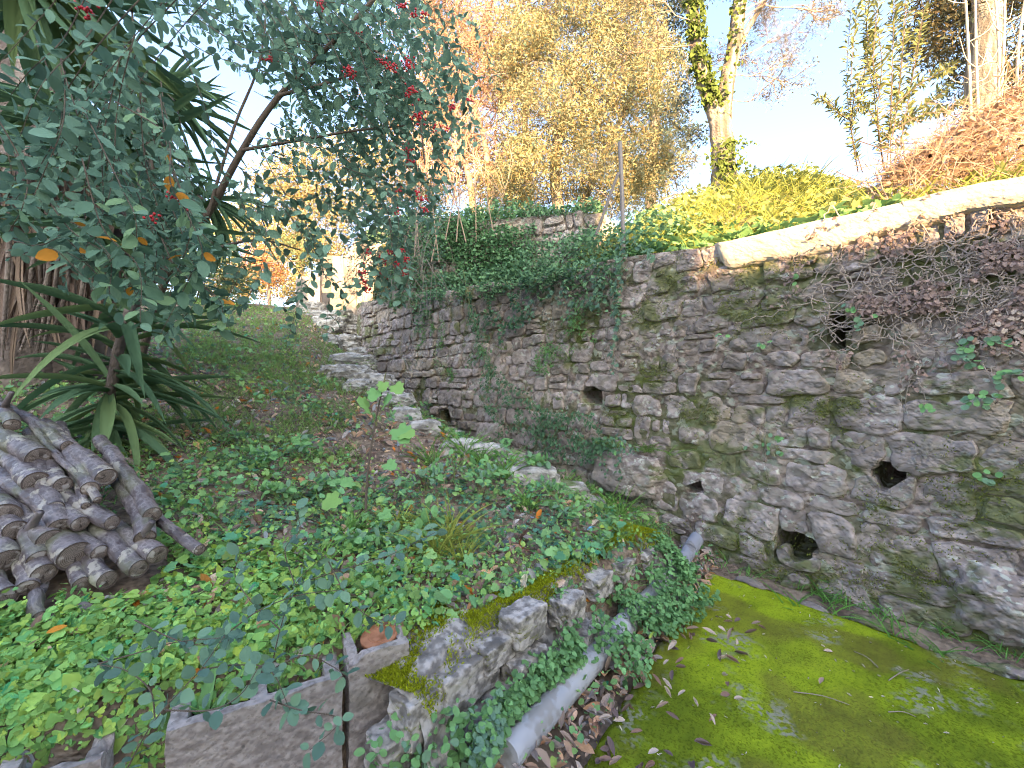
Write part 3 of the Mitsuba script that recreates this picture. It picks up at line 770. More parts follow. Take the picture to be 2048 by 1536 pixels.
for i, (x, y, rp, lab) in enumerate(LOGS):
    hgt = np.interp(y, [850, 1000, 1150, 1240], [.50, .34, .13, .045])
    for d in np.arange(1.0, 4, .01):
        f = at(x, y, d)
        if f[2] - Zg(*sv(f)) <= hgt: break
    r = rp / FOC * d * .86
    Dn = norm(D0 + .11 * g.normal(size=3) * [1, 1, .5]); ln = .75 + .3 * g.random()
    if y > 1200: ln = .25
    key = thing('log', lab or LOGLAB[i], 'log', 'logs in the wood pile')
    nl, sd = 16, 20; LOG_LINES.append((f[:2], (f + Dn * ln)[:2]))
    path = np.array([f + Dn * ln * t for t in np.linspace(0, 1, nl)]) + .012 * np.cumsum(g.normal(size=(nl, 3)), 0) * [[0 if j == 0 else .4] * 3 for j in range(nl)]
    v, fc = tube(path, r, r * .93, sd, cap=False)
    nz = meshkit.fbm(v * 9 + i, 3, i) - .5; cen = np.repeat(path, sd, 0)
    v = cen + (v - cen) * (1 + .16 * nz)[:, None]
    uvv = np.stack([np.tile(np.arange(sd) / sd * 6, nl), np.repeat(np.arange(nl) / nl * ln, sd)], 1)
    part(key, 'bark', (v, fc), 'log_bark', True, uv=uvv)
    j = np.arange(sd)
    rim = v[:sd]; c0 = path[0]
    q = np.vstack([rim * .93 + c0 * .07 + Dn * .004, rim * .5 + c0 * .5 - Dn * .003, [c0 + Dn * .003]]); ang = j / sd * 2 * np.pi
    uvq = np.vstack([np.stack([np.cos(ang), np.sin(ang)], 1), .5 * np.stack([np.cos(ang), np.sin(ang)], 1), [[0, 0]]])
    jn = (j + 1) % sd
    fq = np.vstack([np.stack([j, jn, sd + j], 1), np.stack([jn, sd + jn, sd + j], 1), np.stack([sd + j, sd + jn, j * 0 + 2 * sd], 1)])
    part(key, 'cut_end', (q, fq), 'cut_wood', True, uv=uvq)
    q2 = np.vstack([rim, q[:sd]]); f2 = np.vstack([np.stack([j, jn, sd + j], 1), np.stack([jn, sd + jn, sd + j], 1)])
    part(key, 'bark_rim', (q2, f2), 'cut_wood', False, uv=np.vstack([uvq[:sd], uvq[:sd]]))
    if i in (10, 15, 25):
        b = path[3] + np.array([.0, 0, r * .6]); part(key, 'branch_stub', tube(curve([b, b + [.05, -.03, .04], b + [.10, -.05, .09]], 6), [r * .6, r * .5, r * .42, r * .38, r * .36, r * .34], None, 10), 'log_bark', True, uv=np.zeros((62, 2)))

# ------------------------------------------------------------------ the house behind the camera, whose shade lies over the garden
HY = -13.0
house = thing('house', 'tall plain plastered house with a lower wing on the sunny side of the garden', 'house')
part(house, 'wall', slab_box(np.array([-2.825, HY - 4, 5.5]), (1, 0), (13.35, 8.0, 11.0), amp=0), 'house_plaster')
part(house, 'wing_wall', slab_box(np.array([10.4, HY - 4, 3.12]), (1, 0), (13.1, 7.98, 6.24), amp=0), 'house_plaster')
part(house, 'roof', slab_box(np.array([-2.825, HY - 4, 11.1]), (1, 0), (13.35, 8.5, .2), amp=0), 'house_tile')
rp = Polygon([(3.85, 6.2), (3.85, 7.62), (4.85, 7.10), (6.2, 6.50), (17.2, 6.45), (17.2, 6.2)])
m = trimesh.creation.extrude_polygon(rp, 8.4, engine='earcut'); v = np.array(m.vertices)
part(house, 'wing_roof', (np.stack([v[:, 0], HY - 8.2 + v[:, 2], v[:, 1]], 1), np.array(m.faces)[:, ::-1]), 'house_tile')
for x, z in [(x, z) for x in (-7, -3, 1) for z in (2, 5.2, 8.4)] + [(7, 2), (11, 2), (15, 2), (9, 5), (13, 5)]:
    if (x, z) == (-3, 2): continue
    w_ = part(house, 'window', slab_box(np.array([x, HY + .01, z]), (1, 0), (1.1, .06, 1.5), amp=0), 'shutter_paint')
    part(w_, 'pane', slab_box(np.array([x, HY + .05, z]), (1, 0), (.9, .02, 1.3), amp=0), 'window_glass')
part(house, 'door', slab_box(np.array([-3, HY + .02, 1.05]), (1, 0), (1.0, .08, 2.1), amp=0), 'shutter_paint')

# ------------------------------------------------------------------ upper rubble wall
upper = thing('stone_wall', 'upper rubble wall on the shaded bank, half hidden by brambles', 'wall')
ul = np.hypot(*(U1 - U0))


def upl(u, w, o):
    p = U0[None] + UD[None] * np.asarray(u)[:, None] - UN[None] * np.asarray(o)[:, None]
    return np.c_[p, w]


utop = lambda u: np.interp(u, [0, .5, 4], [4.05, 4.15, 4.55])
cu, cw = np.linspace(-.05, ul, 70), np.linspace(2.6, 4.6, 34)
S, Z = np.meshgrid(cu, cw, indexing='ij'); Z = np.minimum(Z, utop(S))
o = .05 * (meshkit.fbm(np.stack([S * 8, Z * 8, S * 0], -1), 3, 4) - .5)
p = upl(S.ravel(), Z.ravel(), o.ravel()); part(upper, 'mortar_core', (p, faces_grid(70, 34)), 'mortar', 40)
p = np.array([[*(U0 - UD * .05 + UN * e), z] for e in np.linspace(0, 1.2, 8) for z in np.linspace(2.8, 4.05, 8)])
p += .03 * (meshkit.fbm(p * 6, 3, 1) - .5)[:, None]; part(upper, 'end_face', (p, faces_grid(8, 8)), 'cement', 40)
g = np.random.default_rng(4)
for i, po in enumerate(rubble_cells(33, 0, ul, 2.6, 4.5, .21, .3)):
    cx, cy = po.centroid.coords[0]
    if not (0 < cx < ul) or cy > utop(cx) - .08: continue
    po = clean(po, .008, .015)
    if po is None: continue
    part(upper, 'stone', stone_mesh(po, .01 + .04 * g.random(), i + 900, upl, 14, (1, .97, .85, .45)), 'stone_face', 50)

# ------------------------------------------------------------------ fence post with its brace and wire mesh
fence = thing('wire_fence', 'leaning grey steel fence post with brace and diamond wire mesh on the wall', 'fence')
b0 = wall_at(1248, 492, -.15); d0 = b0[1]; tp = at(1240, 284, d0)
part(fence, 'post', tube([b0 - [0, 0, .25], (b0 + tp) / 2, tp], .024, .022, 10), 'steel_paint', 30)
part(fence, 'brace', tube([at(1237, 345, d0 - .03), at(1192, 470, d0 + .12)], .016, .016, 8), 'steel_paint', 30)
wb = Bag(); e_ = np.array([WS[0] * .99, WS[1] * .99, .06])
for sg in (1, -1):
    for i in range(-10, 30):
        pts = []
        for t in np.linspace(0, 1.15, 12):
            u = i * .08 + sg * t * .55
            if 0 < u < 1.6: pts.append(tp + e_ * u - [0, 0, t])
        if len(pts) > 1: wb.add(*tube(pts, .0013, .0013, 3, cap=False))
wb.add(*tube([tp + e_ * u for u in (0, .8, 1.6)], .0017, None, 3)); part(fence, 'wire_mesh', wb.mesh(), 'steel_paint')

# ------------------------------------------------------------------ plants of the ground
g = np.random.default_rng(31)
PATHL = np.array([ground_at(x, y)[:2] for x, y in [(640, 650), (640, 710), (660, 770), (720, 820), (800, 870), (880, 905), (790, 940), (700, 900)]] + [[-3.6, 4.6], [-2.8, 3.9]])


def path_near(P):
    d = np.full(len(P), 9.0)
    for a, b in zip(PATHL[:-1], PATHL[1:]):
        t = np.clip(((P[:, :2] - a) @ (b - a)) / max((b - a) @ (b - a), 1e-6), 0, 1)
        d = np.minimum(d, np.hypot(*(P[:, :2] - a - t[:, None] * (b - a)).T))
    return d


def lawn_points(n, d0=1.05, d1=11.5, x0=-1.4, x1=.62):
    d = np.exp(np.log(d0) + g.random(n) * (np.log(d1) - np.log(d0))); x = (x0 + (x1 - x0) * g.random(n)) * d
    P = np.stack([x, d, 0 * x], 1); s, v = sv(P)
    ok = (v < WV - .06) & (s > 1.60 + .45 * ss(2.6, 3.1, v) + .16 * (1 - ss(.66, .80, v)) + .17 * np.clip(.55 - v, 0, 3))
    al = (P[:, 0] + .635) * .865 + (P[:, 1] - 1.62) * .5
    ok &= ~((np.abs(P[:, 0] * .5 - P[:, 1] * .865 + .635 * .5 + 1.62 * .865 + .075) < .055) & (al > -1.14) & (al < .27) & ~((al > -.67) & (al < -.54)))      # not inside the blocks
    P = P[ok]
    for a, b in LOG_LINES:
        t = np.clip(((P[:, :2] - a) @ (b - a)) / ((b - a) @ (b - a)), 0, 1); P = P[np.hypot(*(P[:, :2] - a - t[:, None] * (b - a)).T) > .04]
    P[:, 2] = Zg(*sv(P)); return P


def ground_normal(P, up=1.0):
    s, v = sv(P); e = .06
    a, b = (Zg(s + e, v) - Zg(s - e, v)) / (2 * e), (Zg(s, v + e) - Zg(s, v - e)) / (2 * e)
    return norm(np.stack([-(a * UX[0] + b * UY[0]), -(a * UX[1] + b * UY[1]), 0 * a + up], 1))


def flat_leaves(bag, tm, P, size, asp, col, tilt=.45, lift=(.01, .06), spread=.18, key=None):
    n = len(P)
    if n == 0: return
    N = norm(ground_normal(P, 1.3) + tilt * g.normal(size=(n, 3))); A = g.normal(size=(n, 3)); A = norm(A - (A * N).sum(1, keepdims=True) * N)
    P = P + np.array([0, 0, 1.0]) * (lift[0] + (lift[1] - lift[0]) * g.random(n))[:, None]
    L = size * (.4 + 1.5 * g.random(n) ** 2)
    col = np.broadcast_to(col, (n, 3)) * (1 + np.array([.22, .06, -.1]) * g.normal(size=(n, 1)))
    bag.add(*scatter(tm, P, A, N, L, L * asp, col, spread, g))


zone = lambda P, k, seed: meshkit.fbm(P * [k, k, 0], 3, seed)
cover, litter = Bag(), Bag()
P = lawn_points(42000); pn = path_near(P); s, v = sv(P)
heart_zone = (P[:, 0] < -.35) & (P[:, 1] < 2.35)
bare = (pn < .30 + .3 * (zone(P, 2, 3) - .5)) | (zone(P, 1.6, 12) > .70)
q = P[heart_zone & (zone(P, 3, 1) > .30)]; flat_leaves(cover, HEART, q, .027, 1.0, np.array([.27, .46, .13]) * (.75 + .5 * zone(q, 4, 8))[:, None] + [.0, 0, 0], .5, (.015, .09))
q = lawn_points(13000, 1.05, 2.2, -1.4, -.45); flat_leaves(cover, HEART, q, .026, 1.0, np.array([.27, .46, .13]) * (.7 + .6 * zone(q, 4, 8))[:, None], .5, (.015, .08))
m = ~heart_zone & ~bare; q = P[m & (zone(P, 2, 31) > .46)]; flat_leaves(cover, IVY, q, .034, 1.0, (.14, .27, .16), .4, (.01, .05))
q = P[m & (zone(P, 2, 31) <= .50)]; flat_leaves(cover, OVAL_LOW, q, .026, .75, (.25, .44, .16), .6, (.01, .10))
q = lawn_points(34000); q = q[(path_near(q) > .14) & (zone(q, 2.6, 44) > .40)]; flat_leaves(cover, OVAL_LOW, q, .019, .8, (.26, .46, .14), .7, (.02, .13))
q = lawn_points(18000); q = q[(zone(q, 2, 54) > .45) & (path_near(q) > .30) & (q[:, 1] > 1.9)]; flat_leaves(cover, LOBED, q, .036, .9, (.22, .40, .17), .6, (.03, .15))
q = lawn_points(2500, 4.5, 11.5); flat_leaves(cover, OVAL_LOW, q, .05, .6, (.20, .36, .14), .7, (.02, .12))
P = lawn_points(30000, 1.2); pn = path_near(P); k = g.random(len(P)) < np.where(pn < .5, .95, .24) + .3 * (zone(P, 2.2, 9) > .58); P = P[k]
kind = g.random(len(P))
for lo, hi, c in [(0, .4, (.46, .335, .28)), (.4, .65, (.31, .21, .18)), (.65, .88, (.58, .47, .41)), (.88, .93, (.50, .20, .05)), (.93, 1, (.62, .56, .50))]:
    flat_leaves(litter, CURL, P[(kind >= lo) & (kind < hi)], .055, .5, c, .35, (.004, .025))
n = 1500; t_ = g.random(n); q = np.array([pt(t) for t in t_]); q = q + np.array([.79, -.61, 0]) * (-.10 + .30 * g.random(n))[:, None]; q[:, 2] = .02 + .03 * g.random(n)
kd = g.random(n) < .62; flat_leaves(litter, CURL, q[kd], .055, .5, (.46, .345, .29), .4, (.0, .04)); flat_leaves(cover, OVAL_LOW, q[~kd], .026, .75, (.23, .42, .16), .6, (.01, .10))
q = xyz(-1.9 + 3.2 * g.random(700), .2 + 3.1 * g.random(700), .024); q = q[slab_ok(*sv(q))]; n = len(q)
litter.add(*scatter(CURL, q, norm(g.normal(size=(n, 3)) * [1, 1, .1]), norm(np.array([0, 0, 1]) + .2 * g.normal(size=(n, 3))), .008 + .018 * g.random(n), .004 + .004 * g.random(n), (.50, .45, .38), .3, g))
key = thing('leaf_litter', 'brown dead leaves strewn over the path and under the weeds', 'leaf litter', kind='stuff'); put(key, litter.mesh(), 'foliage', True, litter.colors())
key = thing('ground_cover', 'low green weeds, ivy and heart shaped leaves covering the slope', 'ground cover', kind='stuff'); put(key, cover.mesh(), 'foliage', True, cover.colors())


def tuft(bag, c, n, L, W, col, lean=.5):
    A = norm(np.stack([g.normal(size=n) * lean, g.normal(size=n) * lean, np.ones(n)], 1)); N = np.cross(A, np.cross([0, 0, 1], A) + 1e-3) + .2 * g.normal(size=(n, 3))
    N = norm(np.stack([A[:, 0], A[:, 1], -.4 + 0 * A[:, 0]], 1)) * -1
    bag.add(*scatter(strap(4, .2, .45, 0, .7), c + .03 * g.normal(size=(n, 3)) * [1, 1, .1], A, N, L * (.5 + .8 * g.random(n)), W, col, .2, g))


grass = Bag()
for x, y, n, L, k in [(930, 915, 60, .30, 1), (960, 930, 40, .25, 1), (1215, 1020, 50, .28, 1), (1240, 1040, 50, .3, 1), (900, 1090, 60, .30, 2), (870, 1120, 60, .26, 2), (930, 1130, 50, .22, 2), (1010, 960, 30, .3, 1), (700, 1080, 40, .22, 1), (1160, 1000, 40, .2, 1),
                      (800, 1060, 40, .2, 2), (860, 930, 30, .3, 1), (1130, 980, 40, .22, 1), (1050, 1020, 40, .22, 1), (640, 1130, 30, .2, 1), (1280, 1070, 40, .24, 1)]:
    tuft(grass, ground_at(x, y), n, L, .007, [(.20, .38, .10), (.20, .38, .10), (.38, .42, .10)][k])
q = lawn_points(2600, 1.3, 11); q = q[(zone(q, 1.2, 71) > .5) & (path_near(q) > .35)]
for p in q[:800]: tuft(grass, p, 4, .14, .006, (.22, .40, .12))
q = np.vstack([lawn_points(2500, 5.5, 10, -.75, -.33), lawn_points(600, 5.5, 9, -.5, -.2)])
for p in q[:1300]: tuft(grass, p, 5, .13, .007, (.25, .38, .12), .35)
q = lawn_points(5000, 3.6, 6.5, -.85, -.36); q = q[zone(q, 2.4, 83) > .42]
for p in q[:1000]: tuft(grass, p, 4, .12, .006, (.26, .40, .13), .45)
for _ in range(70):                        # along the slab edge at the wall foot
    p = xyz(-1.2 + 3.0 * g.random(), 3.42 + .2 * g.random(), .03); tuft(grass, p, 5, .12, .005, (.14, .32, .08), .6)
for x, y in [(1600, 1230), (1660, 1240), (1690, 1190), (1640, 1200), (1800, 1290), (1850, 1320), (1890, 1330)]: tuft(grass, ground_at(x, y), 8, .22, .006, (.15, .34, .08), .5)
q = wall_at(1270, 905, .12)
for i in range(14): tuft(grass, q + WS * (g.random() - .5) * .9 + WN * .05 * g.random() + [0, 0, .02], 9, .16, .005, (.17, .30, .07), .7)
for x, y in [(1075, 745), (1120, 800), (1010, 700), (880, 660), (960, 580), (1130, 720)]: tuft(grass, wall_at(x, y, .06), 16, .16, .005, (.19, .29, .08), .9)
key = thing('grass', 'green grass blades growing in tufts over the lawn and wall foot', 'grass', kind='stuff'); put(key, grass.mesh(), 'foliage', True, grass.colors())


# ------------------------------------------------------------------ leafy plants
def stems_and_leaves(key, stems, tm, nodes, size, asp, keys, bs='green_stem', r=.003, up=.8, pair=2, near=300, rng=None, hang=0.0, skip=.1, lname='leaf', orange=0.0, stem_name='stem', joined=None, jcol=None):
    """A plant from its stem paths: each stem a part, leaves along it; the first `near` leaves (nearest the camera) are parts, the rest one part."""
    rng = rng or g; LP_, LA, LN, LL = [], [], [], []
    sb = Bag()
    for st in stems:
        pth = curve(st, max(8, 5 * len(st))); ln = np.linalg.norm(np.diff(pth, axis=0), axis=1).sum()
        sb.add(*tube(pth, r, r * .45, 5))
        k = max(2, int(ln / nodes)); t = np.linspace(skip, 1, k)
        for tt in t:
            i = min(int(tt * (len(pth) - 1)), len(pth) - 2); p = pth[i] + (pth[i + 1] - pth[i]) * (tt * (len(pth) - 1) - i)
            tg = norm(pth[i + 1] - pth[i]); ph = rng.random() * 6.28
            for j in range(pair):
                a = norm(np.cross(tg, [.2, .1, .97])); b = np.cross(tg, a); an = ph + j * 6.28 / pair
                A = norm((np.cos(an) * a + np.sin(an) * b) + tg * .45 + .25 * rng.normal(size=3) - [0, 0, hang])
                N = norm(np.array([-.05, -.35, up]) + .45 * rng.normal(size=3)); N = N - (N @ A) * A
                LP_.append(p + A * .006); LA.append(A); LN.append(N); LL.append(size * (.6 + .7 * rng.random()))
    part(key, stem_name, sb.mesh(), bs, 40, kind='stuff' if len(stems) > 6 else None)
    LP_, LA, LN, LL = map(np.array, (LP_, LA, LN, LL))
    o = np.argsort(np.linalg.norm(LP_ - [0, 0, CAM], axis=1)); a, b = o[:near], o[near:]
    if len(a):
        ks = np.array(keys, object)[rng.integers(len(keys), size=len(a))]
        if orange: ks[rng.random(len(a)) < orange] = ORANGE_LEAF
        leaf_parts(key, lname, tm, LP_[a], LA[a], LN[a], LL[a], LL[a] * asp, list(ks), rng)
    if len(b): part(key, 'leaves', (m := scatter(tm, LP_[b], LA[b], LN[b], LL[b], LL[b] * asp, jcol, .2, rng))[:2], 'foliage', True, m[2], kind='stuff')


# mallow
k = thing('mallow_plant', 'tall lone mallow stem with large pale green leaves on the slope', 'plant')
b0 = ground_at(730, 1060); d = b0[1]
part(k, 'stem', tube(curve([b0, at(735, 950, d), at(750, 850, d), at(772, 745, d)], 20), .009, .004, 8), 'dark_twig', 40)
mp, ma, mn, ml = [], [], [], []
for x, y, tx, ty, L in [(752, 850, 775, 790, .13), (752, 850, 730, 800, .13), (755, 830, 815, 870, .14), (770, 760, 800, 775, .10), (770, 760, 745, 790, .10), (745, 880, 830, 855, .12), (738, 930, 790, 925, .10), (733, 985, 650, 1000, .13), (735, 970, 690, 960, .09), (772, 745, 765, 775, .08), (735, 1010, 780, 1030, .09), (731, 1030, 700, 1040, .09)]:
    p, q = at(x, y, d), at((x + tx * 2) / 3, (y + ty * 2) / 3, d - .06)
    part(k, 'leaf_stalk', tube([p, (p + q) / 2 + [0, 0, .01], q], .003, .002, 5), 'green_stem'); mp.append(q); ma.append(norm(at(tx, ty, d - .1) - p) + [0, -.2, -.35]); mn.append([.1 * g.normal(), -.75, .6]); ml.append(L)
leaf_parts(k, 'leaf', DISC if False else LOBED, np.array(mp), np.array(ma), np.array(mn, float), np.array(ml) * .85, np.array(ml) * .88, [MALLOW_LEAF[i % 2] for i in range(12)])
# broad rosette by the blocks
k = thing('dock_plant', 'broad leaved dock rosette growing behind the concrete blocks', 'plant')
b0 = ground_at(400, 1480)
for x, y, w in [(350, 1365, .075), (300, 1400, .06), (420, 1330, .05), (470, 1350, .04), (260, 1480, .06), (380, 1400, .05)]:
    q = at(x, y, b0[1] - .03); A = q - b0; L = np.linalg.norm(A)
    key = numbered(k + '__leaf'); A_, B_, N_ = frame(A[None], np.array([[0, -.9, .5]])); put(key, scatter(strap(8, .4, .15, .1, .35), b0[None], A[None], np.array([[.1, -.9, .5]]), L, w)[:2], MALLOW_LEAF[0], True)
# leafy herbs of the slope
HERBS = [(540, 950, 26, .16, .06), (600, 930, 22, .18, .06), (480, 900, 18, .13, .05), (850, 1000, 18, .20, .065), (960, 1000, 24, .22, .065), (1050, 960, 26, .22, .065), (1000, 930, 14, .2, .06), (660, 1000, 16, .14, .06), (560, 1010, 18, .12, .055), (1110, 1010, 16, .15, .05),
                                     (830, 1090, 16, .14, .07), (740, 1110, 16, .12, .06), (1130, 1050, 14, .14, .045), (650, 790, 12, .2, .05), (860, 830, 16, .2, .06), (770, 870, 12, .2, .055)]
HR = rank([h_[0] for h_ in HERBS])
for i, (x, y, n, h, L) in enumerate(HERBS):
    b0 = ground_at(x, y); k = thing('leafy_herb', f'leafy green herb rising above the weeds of the slope, {ORD[HR[i]]} from the left', 'plant', 'leafy herbs on the slope')
    st = []
    for j in range(n // 3):
        a = g.random() * 6.28; r_ = h * (.3 + .9 * g.random()); st.append([b0, b0 + [.35 * r_ * math.cos(a), .35 * r_ * math.sin(a), .7 * h], b0 + [r_ * math.cos(a), r_ * math.sin(a), h * (.8 + .4 * g.random())]])
    stems_and_leaves(k, st, OVAL, h * .28, L, .62, MALLOW_LEAF[:1] + SEED_LEAF[1:2] + [MALLOW_LEAF[0]], r=.002, pair=2, skip=.55, up=1.2)
# blue-green seedlings in front
k = thing('seedling_shrub', 'young blue green shrub with round leaves on thin stems before the blocks', 'shrub')
ST = [([(250, 1545), (310, 1440), (400, 1340), (450, 1270)], 1.12), ([(450, 1270), (520, 1220), (600, 1190), (680, 1180)], 1.25), ([(400, 1340), (470, 1330), (540, 1340), (580, 1420)], 1.18), ([(540, 1350), (560, 1260), (590, 1170), (650, 1110)], 1.4), ([(590, 1170), (680, 1140), (780, 1110), (870, 1065)], 1.5),
      ([(540, 1340), (610, 1310), (660, 1330), (690, 1350)], 1.3), ([(270, 1240), (340, 1275), (400, 1290), (460, 1280)], 1.2), ([(190, 1330), (260, 1310), (350, 1285), (450, 1275)], 1.2), ([(540, 1400), (600, 1420), (680, 1440), (620, 1500)], 1.2), ([(310, 1440), (300, 1380), (250, 1340), (200, 1330)], 1.15),
      ([(590, 1170), (570, 1100), (600, 1060), (590, 1020)], 1.5), ([(650, 1110), (700, 1200), (750, 1240), (790, 1250)], 1.45), ([(560, 1260), (500, 1200), (470, 1150), (480, 1110)], 1.35), ([(330, 1420), (420, 1420), (480, 1390), (520, 1330)], 1.12)]
stems_and_leaves(k, [[at(x, y, d + .02 * g.normal()) for x, y in pl] for pl, d in ST], OVAL, .034, .038, .72, SEED_LEAF, 'dark_twig', .0022, .75, 2, skip=.02)

# small leaved creeper over the low wall's face
cr = thing('wall_creeper', 'small leaved green creeper spilling over the face of the low wall', 'creeper')
n = 6500; u = .05 + .93 * g.random(n); oo = .04 + np.where((u > .52) & (u < .86), .46, .23) * g.random(n) ** .8; i = np.clip((u * 59).astype(int), 0, 58)
zz = np.interp(oo, [.02, .12, .25, .48], [-.04, -.16, -.27, -.36]) + .02 + .09 * g.random(n)
P = lc[i] + out[i] * oo[:, None] + tang[i] * .03 * g.normal(size=(n, 1)) + np.array([0, 0, 1]) * zz[:, None]
P = P[(P[:, 2] > .02) & (meshkit.fbm(P * 4, 2, 6) > np.where(oo < .16, .56, .36)) & ~((u < .45) & (oo < .2))]
keepout = np.array([np.min(np.linalg.norm(P - at(x, y, d), axis=1)) for x, y, d, *_ in LOWST[:1]])
A = norm(g.normal(size=P.shape) * [1, 1, .6] + out[0] * .6 - [0, 0, .5]); N = norm(out[0] * .5 + [0, -.3, .9] + .45 * g.normal(size=P.shape))
o = np.argsort(np.linalg.norm(P - [0, 0, CAM], axis=1)); L = .030 * (.6 + .8 * g.random(len(P)))
leaf_parts(cr, 'leaf', OVAL_LOW, P[o[:300]], A[o[:300]], N[o[:300]], L[o[:300]], L[o[:300]] * .75, MALLOW_LEAF[:1] + SEED_LEAF[:2])
m = scatter(OVAL_LOW, P[o[300:]], A[o[300:]], N[o[300:]], L[o[300:]], L[o[300:]] * .75, (.17, .33, .14), .22, g); part(cr, 'leaves', m[:2], 'foliage', True, m[2], kind='stuff')
cr = thing('wall_creeper', 'soft green weed growing up before the upright concrete block', 'creeper')
n = 420; P = np.c_[-.50 + .42 * g.random(n), 1.50 + .12 * g.random(n), .02 + .26 * g.random(n) ** 1.5]; P[:, 1] += .35 * (P[:, 0] + .35)
A = norm(g.normal(size=P.shape) * [1, 1, .5]); N = norm(np.array([.1, -.4, .9]) + .45 * g.normal(size=P.shape)); L = .035 * (.6 + .8 * g.random(n))
leaf_parts(cr, 'leaf', OVAL, P[:200], A[:200], N[:200], L[:200], L[:200] * .7, MALLOW_LEAF[:1] + SEED_LEAF[1:2])
m = scatter(OVAL, P[200:], A[200:], N[200:], L[200:], L[200:] * .7, (.18, .34, .14), .22, g); part(cr, 'leaves', m[:2], 'foliage', True, m[2], kind='stuff')

# dead leaves on the slab
n = 190; vv_ = -.1 + 2.9 * g.random(n); P = xyz(1.02 + .33 * np.clip(vv_ - .85, -1.2, 2.6) * .75 - .02 - .42 * g.random(n) ** 1.7, vv_, .035)
P2 = lawn_points(10); q = xyz(-1.9 + 3.0 * g.random(48), .4 + 2.9 * g.random(48), .026); q = q[slab_ok(*sv(q))]
for PP, z in ((P, .03), (q, .01)):
    m = len(PP); PP[:, 2] += z * g.random(m); A = norm(g.normal(size=(m, 3)) * [1, 1, .15]); N = norm(np.array([0, 0, 1]) + (.45 if z > .02 else .2) * g.normal(size=(m, 3)))
    h = m // 2
    things_of('fallen_leaf', 'dry brown leaf fallen on the moss slab or heaped along its pipe edge', 'fallen leaf', 'dead leaves on the slab', CURL, PP, A, N, .040 + .042 * g.random(m), .017 + .016 * g.random(m), LITTER)
p = ground_at(92, 1322); A = norm(np.array([.8, .5, .25])); k = thing('fallen_leaf', 'single bright orange leaf lying on the heart shaped weeds at lower left', 'fallen leaf')
put(k, scatter(OVAL, p[None] + [0, 0, .10], A[None], np.array([[0, -.6, .8]]), .055, .026)[:2], ORANGE_LEAF, True)
tw = thing('palm_scrap', 'frayed pale strips of dry blade on the moss at the lower right corner', 'dry blade')
for x, y, x2, y2 in [(1960, 1478, 2060, 1560), (1975, 1485, 2050, 1530), (1950, 1470, 2030, 1550), (1940, 1480, 1990, 1490)]:
    p, q = ground_at(x, y), ground_at(x2, y2); part(tw, 'strip', scatter(strap(5, .1, .05, 0, .8), p[None] + [0, 0, .03], (q - p)[None], np.array([[0, 0, 1.]]), np.linalg.norm(q - p), .014)[:2], LITTER[2], True)
for i in range(16):
    p = xyz(-1.4 + 2.2 * g.random(), .9 + 2.3 * g.random(), .028)
    if not slab_ok(*sv(p)): continue
    k = thing('twig', 'thin dry twig lying on the moss slab', 'twig', 'twigs on the slab'); a = g.random() * 6.28; e_ = np.array([math.cos(a), math.sin(a), 0]) * (.04 + .07 * g.random())
    put(k, tube(curve([p, p + e_ + [.01, .004, .008], p + e_ * 2], 7), .0028, .0015, 5), 'grey_twig', True)

# ------------------------------------------------------------------ big yucca and its offset
Y = thing('yucca_tree', 'huge old yucca with thick trunk, hanging dead leaves and sword leaf crowns', 'tree')
part(Y, 'trunk', tube(curve([at(20, 830, 4.3), at(50, 740, 4.3), at(70, 560, 4.35), at(75, 300, 4.4), at(60, -200, 4.4)], 24), np.interp(np.linspace(0, 1, 24), [0, .15, .4, 1], [.85, .62, .45, .36]), None, 20, wob=.03), 'yucca_trunk', True)
part(Y, 'side_trunk', tube(curve([at(120, 800, 4.4), at(190, 600, 4.3), at(260, 400, 4.4), at(320, 190, 4.5)], 18), np.interp(np.linspace(0, 1, 18), [0, .2, 1], [.34, .24, .13]), None, 14, wob=.03), 'yucca_trunk', True)
part(Y, 'side_trunk', tube(curve([at(230, 620, 5.0), at(330, 500, 5.1), at(410, 400, 5.2)], 12), .16, .1, 12, wob=.03), 'yucca_trunk', True)
for i in range(16):
    x = -10 + 210 * g.random(); d = 3.75 + .25 * g.random()
    part(Y, 'hanging_root', tube(curve([at(x + 10, 380 + 60 * g.random(), d), at(x + 12 * g.normal(), 560, d - .05), at(x * .8 + 10 * g.normal(), 640 + 110 * g.random(), d)], 9), .022, .010, 7), 'yucca_trunk', True)
n = 130; x = -20 + 260 * g.random(n); y = 260 + 330 * g.random(n); P = np.array([at(a, b, 3.85 + .35 * g.random()) for a, b in zip(x, y)])
leaf_parts(Y, 'dead_leaf', strap(6, .3, .12, .1, .8), P, norm(np.array([.05, -.12, -1]) + .14 * g.normal(size=(n, 3))), norm(np.array([.2, -1, .1]) + .4 * g.normal(size=(n, 3))), .5 + .5 * g.random(n), .022 + .03 * g.random(n), DEAD_STRAP)
ST_ = {k: strap(8, .35, k, 0, .5) for k in (.1, .35, .7)}


